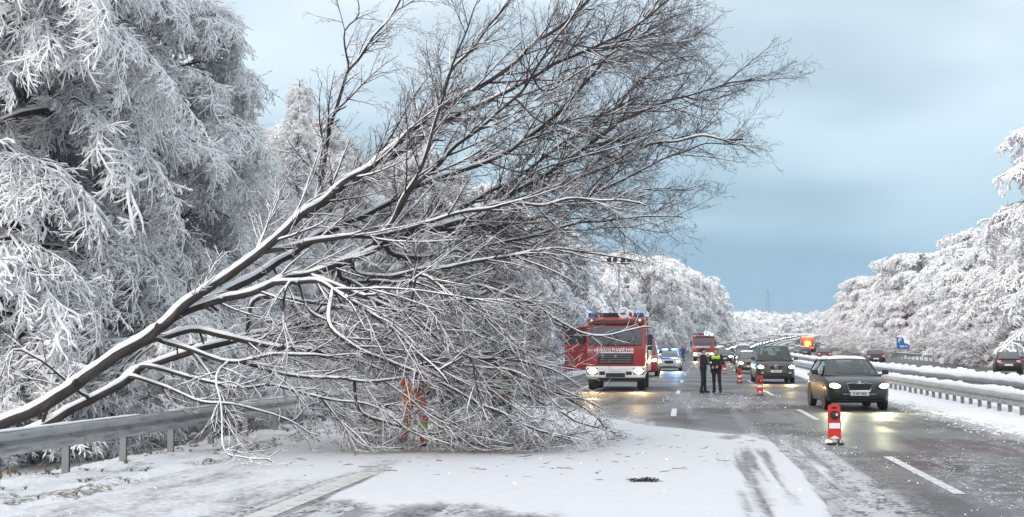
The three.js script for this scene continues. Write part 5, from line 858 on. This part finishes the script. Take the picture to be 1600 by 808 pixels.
// joints in metres, facing +z; J overrides the neutral stance
function person(label, pos, turn, o, group) {
  const t = thing('person', label, 'person', pos, turn, group), c = { top: DARK, leg: DARK, boot: BOOT, skin: SKIN, sleeve: null, glove: SKIN, hair: [0.03, 0.02, 0.015], ...o.c }; c.sleeve ??= c.top;
  const J = { pelvis: [0, .95, 0], chest: [0, 1.3, 0], neck: [0, 1.5, 0], head: [0, 1.64, .01], sh: [.19, 1.44, 0], elL: [.27, 1.16, -.03], elR: [-.27, 1.16, -.03], wrL: [.24, .92, .07], wrR: [-.24, .92, .07], hip: [.1, .92, 0], knL: [.12, .5, .02], knR: [-.12, .5, .02], anL: [.13, .09, -.02], anR: [-.13, .09, -.02], ...o.J };
  const shL = J.shL ?? J.sh, shR = J.shR ?? [-J.sh[0], J.sh[1], J.sh[2]], hipL = J.hipL ?? J.hip, hipR = J.hipR ?? [-J.hip[0], J.hip[1], J.hip[2]];
  const mid = (a, b, k = .5) => a.map((v, i) => lerp(v, b[i], k)), add = (a, b) => a.map((v, i) => v + b[i]);
  const B = [bone(J.pelvis, mid(J.pelvis, J.chest), .135, .135, c.top, 1.18, .86), bone(mid(J.pelvis, J.chest), add(J.chest, [0, .05, 0]), .14, .145, c.top, 1.25, .88), bone(add(J.pelvis, [0, -.04, 0]), J.pelvis, .13, .135, c.leg, 1.2, .9), bone(add(J.chest, [0, .1, 0]), J.neck, .09, .058, c.top), bone(J.neck, mid(J.neck, J.head, .6), .055, .052, c.skin)];
  for (const [sh, el, wr] of [[shL, J.elL, J.wrL], [shR, J.elR, J.wrR]]) B.push(bone(mid(J.chest, sh, .5), sh, .085, .075, c.top), bone(sh, el, .068, .054, c.sleeve), bone(el, wr, .053, .038, c.sleeve));
  for (const [h, kn, an, s] of [[hipL, J.knL, J.anL, 1], [hipR, J.knR, J.anR, -1]]) B.push(bone(h, kn, .098, .066, c.leg), bone(kn, an, .064, .05, c.leg), bone(add(an, [0, .08, 0]), an, .054, .05, c.boot), bone(add(an, [0, -.045, -.03]), add(an, [s * .02, -.052, .16]), .046, .036, c.boot));
  if (o.extra) B.push(...o.extra(c));
  const geos = [netMesh(B, .016, .045)];
  // head with face
  const h = J.head, lookQ = new THREE.Quaternion().setFromEuler(new THREE.Euler(o.nod ?? 0, o.look ?? 0, 0)), T = (x, y, z) => V(x, y, z).applyQuaternion(lookQ).add(V(...h)).toArray();
  const eye = [.03, .025, .02], HB = [bone(T(0, .03, -.015), T(0, .045, -.01), .088, .086, c.skin, .86, 1), bone(T(0, -.045, .028), T(0, -.02, .03), .055, .068, c.skin, .92, 1), bone(T(0, .012, .088), T(0, -.022, .106), .009, .014, c.skin), bone(T(-.03, -.056, .082), T(.03, -.056, .082), .006, .006, [.3, .12, .1]), bone(T(.032, .014, .078), T(.034, .014, .078), .008, .008, eye), bone(T(-.032, .014, .078), T(-.034, .014, .078), .008, .008, eye), bone(T(.078, .0, -.01), T(.08, -.03, -.005), .016, .01, c.skin, .5, 1), bone(T(-.078, .0, -.01), T(-.08, -.03, -.005), .016, .01, c.skin, .5, 1), bone(T(0, -.04, -.01), mid(J.neck, h, .35), .052, .056, c.skin)];
  geos.push(netMesh(HB, .0075, .018));
  for (const [el, wr, s] of [[J.elL, J.wrL, 1], [J.elR, J.wrR, -1]]) { if (o.noHand) break; const d = V(...wr).sub(V(...el)).normalize(); geos.push(hand(wr, d.toArray(), (o.palm?.[s > 0 ? 0 : 1]) ?? [-s, 0, 0.2], c.glove)); }
  const body = part('body', mergeGeometries(geos), M.person, t);
  const cov = (name, bs, mat, cell = .009) => part(name, netMesh(bs, cell, .02), M.person, t);
  if (o.cap) cov(o.capName ?? 'cap', o.cap(T)); else cov('hair', [bone(T(0, .055, -.03), T(0, .065, -.01), .09, .085, c.hair, .9, 1), bone(T(0, .0, -.055), T(0, -.03, -.06), .06, .05, c.hair), ...(o.bun ? [bone(T(0, .03, -.13), T(0, .02, -.13), .038, .038, c.hair)] : [])]);
  for (const [n, bs] of o.wear?.(J, c, mid, add) ?? []) cov(n, bs);
  return t;
}
{
  const lime = [.35, .72, .05], silver = [.6, .62, .6], orange = [.95, .2, .03], navy = [.007, .008, .012];
  const P = (px, py, d) => at(px, py, d), on = (u, s) => road(u, s, 0.003).toArray();
  // two police officers talking in the closed lane
  person('police officer in dark uniform, standing side-on with arms folded', on(.86, 56.6), 1.35, { c: { top: navy, leg: navy, hair: [.02, .014, .012] }, bun: true, nod: .1,
    J: { elL: [.25, 1.17, .1], elR: [-.25, 1.17, .1], wrL: [.0, 1.2, .22], wrR: [.02, 1.14, .2], knL: [.1, .5, .03], knR: [-.1, .5, .0], anL: [.11, .09, .05], anR: [-.11, .09, -.06] }, palm: [[0, 0, -1], [0, 0, -1]],
    wear: (J, c, mid, add) => [['shoulder_mark', [bone([.13, 1.505, 0], [.2, 1.485, 0], .024, .02, silver)]], ['shoulder_mark', [bone([-.13, 1.505, 0], [-.2, 1.485, 0], .024, .02, silver)]], ['belt', [bone([-.1, 1.0, .0], [.1, 1.0, .0], .135, .135, [.01, .01, .01], 1, .95)]], ['holster', [bone([.19, .96, 0], [.2, .82, 0], .04, .03, [.01, .01, .01])]]] }, 'two police officers');
  person('police officer with a bright yellow-green chest panel, facing the camera', on(1.38, 56.9), -.25, { c: { top: [.01, .012, .011], leg: navy, hair: [.09, .05, .03] }, look: -.5, nod: .05,
    J: { elL: [.29, 1.18, .02], elR: [-.29, 1.18, .02], wrL: [.13, 1.05, .2], wrR: [-.13, 1.05, .2], knL: [.13, .5, .03], knR: [-.1, .5, .0], anL: [.16, .09, .02], anR: [-.1, .09, -.03] }, palm: [[-.3, 0, -1], [.3, 0, -1]],
    wear: (J) => [['safety_panel', [bone([-.11, 1.39, .075], [.11, 1.39, .075], .075, .075, lime, 1, .85), bone([-.13, 1.45, .03], [-.12, 1.42, .09], .045, .045, lime), bone([.13, 1.45, .03], [.12, 1.42, .09], .045, .045, lime)]], ['belt', [bone([-.1, 1.0, .0], [.1, 1.0, .0], .135, .135, [.01, .01, .01], 1, .95)]], ['holster', [bone([-.19, .96, 0], [-.2, .8, 0], .045, .035, [.012, .012, .012])]]] }, 'two police officers');
  // somebody in blue beside the patrol car
  person('helper in a blue jacket with a white panel beside the patrol car', on(-1.9, 168), .4, { c: { top: [.03, .09, .38], leg: [.03, .08, .32] }, wear: () => [['white_panel', [bone([-.06, 1.24, -.11], [.06, 1.24, -.11], .09, .09, [.7, .72, .75], 1, .6)]]] });
  // fire crew and forestry worker working behind the branches
  const helmet = (col) => (T) => [bone(T(0, .05, -.015), T(0, .06, -.012), .112, .108, col, .95, 1.05), bone(T(0, .03, .07), T(0, .028, .1), .06, .045, col, 1.2, 1)];
  const w1 = at(648, 703, 24.8);
  person('worker in a bright orange suit and helmet standing among the branches', [w1.x, .02, w1.z], .5, { c: { top: orange, sleeve: orange, leg: orange, glove: [.05, .05, .05] }, nod: .5, cap: helmet([.95, .22, .03]), capName: 'helmet',
    J: { pelvis: [0, .94, -.05], chest: [0, 1.28, .03], neck: [0, 1.46, .1], head: [0, 1.59, .15], sh: [.19, 1.41, .06], elL: [.28, 1.16, .16], elR: [-.28, 1.16, .16], wrL: [.16, 1.04, .36], wrR: [-.12, 1.06, .34], hip: [.1, .91, -.04], knL: [.15, .5, .06], knR: [-.15, .5, .02], anL: [.17, .09, -.02], anR: [-.16, .09, -.12] },
    wear: () => [['leg_band', [bone([.155, .4, .04], [.157, .36, .03], .075, .075, lime)]], ['leg_band', [bone([-.155, .4, .0], [-.157, .36, -.01], .075, .075, lime)]]] }, 'crew behind the branches');
  const w2 = at(700, 675, 30);
  person('firefighter with yellow-green stripes working beside the orange worker', [w2.x, .02, w2.z], -.6, { c: { top: [.09, .085, .05], sleeve: [.09, .085, .05], leg: [.05, .05, .04], glove: [.05, .05, .05] }, cap: helmet([.5, .6, .1]), capName: 'helmet', J: { elL: [.3, 1.2, .1], elR: [-.3, 1.2, .1], wrL: [.2, 1.1, .34], wrR: [-.2, 1.1, .34] },
    wear: () => [['chest_band', [bone([-.1, 1.22, .0], [.1, 1.22, .0], .155, .155, lime, 1, .95), ]]] }, 'crew behind the branches');
  const w3 = at(782, 666, 32);
  person('firefighter in black crouching to saw behind the lower branches', [w3.x, .02, w3.z], .2, { c: { top: [.02, .02, .022], leg: [.02, .02, .022], glove: [.05, .05, .05] }, nod: .3, cap: helmet([.55, .65, .08]), capName: 'helmet',
    J: { pelvis: [0, .62, -.15], chest: [0, .96, .02], neck: [0, 1.14, .12], head: [0, 1.27, .18], sh: [.19, 1.08, .08], elL: [.28, .86, .24], elR: [-.28, .86, .24], wrL: [.14, .76, .45], wrR: [-.14, .76, .45], hip: [.1, .6, -.12], knL: [.18, .5, .28], knR: [-.16, .42, .22], anL: [.18, .09, .12], anR: [-.16, .1, -.2] }, wear: () => [['chest_band', [bone([-.09, .9, .02], [.09, .9, .02], .152, .152, lime, 1, .95)]]] }, 'crew behind the branches');
  // the chainsaw in the crouching firefighter's hands
  const sp = V(...[w3.x, .02, w3.z]), saw = thing('chainsaw', 'orange chainsaw held by the crouching firefighter', 'chainsaw', [sp.x + .1, .72, sp.z + .56], .2);
  part('motor_housing', rbox(.2, .2, .3, 0, 0, 0, .05), std([.7, .12, .02], .5), saw); part('guide_bar', rbox(.015, .09, .5, .03, -.03, .38, .007, 1), M.steel, saw); part('handle', tubeOf([[-.1, .05, .08], [-.08, .17, .08], [.08, .17, .08], [.1, .05, .08]], .015), M.black, saw);
}

// ---------------------------------------------------------------- guide beacons between the lanes
{
  const red = std([.55, .02, .012], .55), redDark = std([.3, .012, .01], .6);
  const proto = new THREE.Group(); proto.name = 'guide_beacon';
  const outline = (w, h, y0, rad) => { const s = new THREE.Shape(); s.moveTo(-w / 2, y0); s.lineTo(w / 2, y0); s.lineTo(w / 2, y0 + h - rad); s.quadraticCurveTo(w / 2, y0 + h, w / 2 - rad, y0 + h); s.lineTo(-w / 2 + rad, y0 + h); s.quadraticCurveTo(-w / 2, y0 + h, -w / 2, y0 + h - rad); s.closePath(); return s; };
  const bodyShape = outline(.21, .62, .1, .05), grip = new THREE.Path(); grip.moveTo(-.055, .645); grip.lineTo(.055, .645); grip.lineTo(.05, .685); grip.lineTo(-.05, .685); grip.closePath(); bodyShape.holes.push(grip);
  const body = part('panel', (() => { const g = new THREE.ExtrudeGeometry(bodyShape, { depth: .035, bevelSize: .006, bevelThickness: .006, bevelSegments: 2 }); g.translate(0, 0, -.0175); return g; })(), red, proto);
  part('white_band', rbox(.2, .1, .01, 0, .34, .026, .003, 1), M.white, proto); part('white_band', rbox(.2, .1, .01, 0, .34, -.026, .003, 1), M.white, proto); part('white_band', (() => { const s = new THREE.Shape(); s.moveTo(-.095, .105); s.lineTo(.095, .105); s.lineTo(.0, .16); s.closePath(); const g = new THREE.ExtrudeGeometry(s, { depth: .006, bevelEnabled: false }); g.translate(0, 0, .0242); return g; })(), M.white, proto);
  const lamp = part('lamp_housing', (() => { const g = new THREE.CylinderGeometry(.085, .085, .05, 20); g.rotateX(Math.PI / 2); g.translate(0, .535, .03); return g; })(), M.black, proto); part('lens', (() => { const g = new THREE.SphereGeometry(.06, 14, 10); g.scale(1, 1, .35); g.translate(.0, .535, .055); return g; })(), M.black, lamp); part('reflector', rbox(.035, .045, .012, .035, .545, .078, .006, 1), M.white, lamp);
  part('edge_rim', tubeOf([[-.107, .1, 0], [-.107, .67, 0], [-.06, .727, 0], [.06, .727, 0], [.107, .67, 0], [.107, .1, 0]], .012), redDark, proto);
  for (const s of [-1, 1]) part('leg', rbox(.035, .1, .04, s * .07, .06, 0, .008, 1), M.black, proto); part('base', rbox(.3, .03, .34, 0, .017, 0, .01), M.black, proto); const sn = part('snow_lump', (() => { const g = new THREE.IcosahedronGeometry(.07, 2), p = g.attributes.position; for (let i = 0; i < p.count; i++) { const k = .75 + .5 * vnoise(p.getX(i) * 25 + 9, p.getZ(i) * 25 + p.getY(i) * 12); p.setXYZ(i, p.getX(i) * k * 1.1, p.getY(i) * k * .7, p.getZ(i) * k); } g.computeVertexNormals(); g.translate(-.12, .045, .05); return g; })(), M.snowPlain, proto);
  shade(proto);
  const spots = [[2.88, 26.6, .05, 'nearest red and white guide beacon with a round black lamp, before the estate car'], [2.95, 54, -.12, 'second guide beacon, in front of the dark people carrier'], [2.78, 72, .1, 'third guide beacon up the lane line'], [2.46, 96, -.05, 'farthest small guide beacon beside the police officers']];
  spots.forEach(([u, s, a, label], i) => { const c = i ? proto.clone() : proto; c.name = numbered('guide_beacon'); c.position.copy(road(u, s, .006)); c.rotation.y = a; c.userData = { label, category: 'beacon', group: 'guide beacons along the lane line' }; if (i) { const k = c.children.find((q) => q.name === 'snow_lump'); c.remove(k); } scene.add(c); });
}
// ---------------------------------------------------------------- sign, mast, debris
{
  const s = 197, q = road(26.95, s, .15), t = thing('parking_sign', 'blue parking sign half covered with snow beyond the opposite carriageway', 'sign', q.toArray(), roadTurn(s) + .1);
  const blue = std([.01, .12, .36], .45);
  part('board', rbox(1.75, 1.75, .06, 0, 2.0, 0, .05), blue, t); for (const x of [-.55, .55]) part('post', tubeOf([[x, -.2, -.06], [x, 2.6, -.06]], .045), M.steel, t);
  part('letter', (() => { const g = textGeo('P', .62); g.translate(-.42, 2.02, .032); return g; })(), M.white, t); part('distance_text', (() => { const g = textGeo('500 m', .26); g.translate(0.05, 1.36, .032); return g; })(), M.white, t);
  part('snow', (() => { const sh = new THREE.Shape(); [[-.84, .86], [.9, .86], [.9, -.36], [.6, -.12], [.3, -.1], [.18, .1], [.16, .52], [-.1, .72], [-.82, .78]].forEach(([x, y], i) => i ? sh.lineTo(x, y) : sh.moveTo(x, y)); const g = new THREE.ExtrudeGeometry(sh, { depth: .04, bevelSize: .03, bevelThickness: .03, bevelSegments: 2 }); g.translate(-.04, 2.0, .03); return g; })(), M.snowPlain, t);
  part('snow_cap', rbox(1.66, .12, .16, 0, 2.85, .02, .055), M.snowPlain, t);
  // lattice mast far off on the hill
  const m = road(-76, 1180, 2), mast = thing('lattice_mast', 'thin lattice mast rising from the wooded hill', 'mast', m.toArray());
  for (const [x, z] of [[-1, -1], [1, -1], [1, 1], [-1, 1]]) part('mast_leg', tubeOf([[x * 1.8, 0, z * 1.8], [x * .3, 36, z * .3]], .22, 4), M.steelDark, mast);
  for (let y = 5; y < 36; y += 5) { const k = lerp(1.8, .3, y / 36); part('brace', rbox(2 * k, .25, .25, 0, y, k, .04, 1), M.steelDark, mast); } for (const y of [29, 33]) part('cross_arm', rbox(5, .35, .35, 0, y, 0, .05, 1), M.steelDark, mast);
  // clump of needles and bark on the snow
  const c = at(1008, 756, 18.6), r = rng(66), mb = new MB(); for (let k = 0; k < 150; k++) { const x = (r() - .5) * .34 + (r() - .5) * .06, z = (r() - .5) * .12, a = r() * 6.28, l = .02 + .05 * r(), y = .01 + .05 * r() * (1 - Math.abs(x) * 3); mb.tube([V(x, y, z), V(x + Math.cos(a) * l, y + (r() - .4) * .03, z + Math.sin(a) * l)], [.006, .003], 4); }
  const d = thing('fallen_sprig', 'small dark clump of broken twigs lying on the snow', 'twig', [c.x, .03, c.z]); part('twigs', mb.geo(), std([.04, .04, .038], .9), d, 'stuff');
  // stray broken twigs below the crown
  const spots = [[1105, 700], [1050, 735], [1150, 720], [930, 742], [830, 716], [760, 738], [1215, 705], [870, 735], [690, 725], [620, 742], [1180, 690], [560, 735]];
  spots.forEach(([px, py], i) => { const dd = 1.75 * 2200 / (py - 547), p = at(px, py, dd), mb2 = new MB(), pts = [V(0, .02, 0)]; let a = r() * 6.28; for (let k = 0; k < 4; k++) { a += (r() - .5); pts.push(pts[k].clone().add(V(Math.cos(a) * .08, (r() - .5) * .015, Math.sin(a) * .05))); } mb2.tube(pts, [.007, .006, .005, .004, .003], 4); mb2.tube([pts[2], pts[2].clone().add(V(.05, .03, .03))], [.004, .002], 3); const o = thing('loose_twig', 'thin broken twig lying on the snow below the crown', 'twig', [p.x, patchH(p.x, -p.z) > 0 ? patchH(p.x, -p.z) : 0, p.z], 0, 'loose twigs on the snow'); part('stem', mb2.geo(), M.twig, o); });
}

renderer.render(scene, camera);
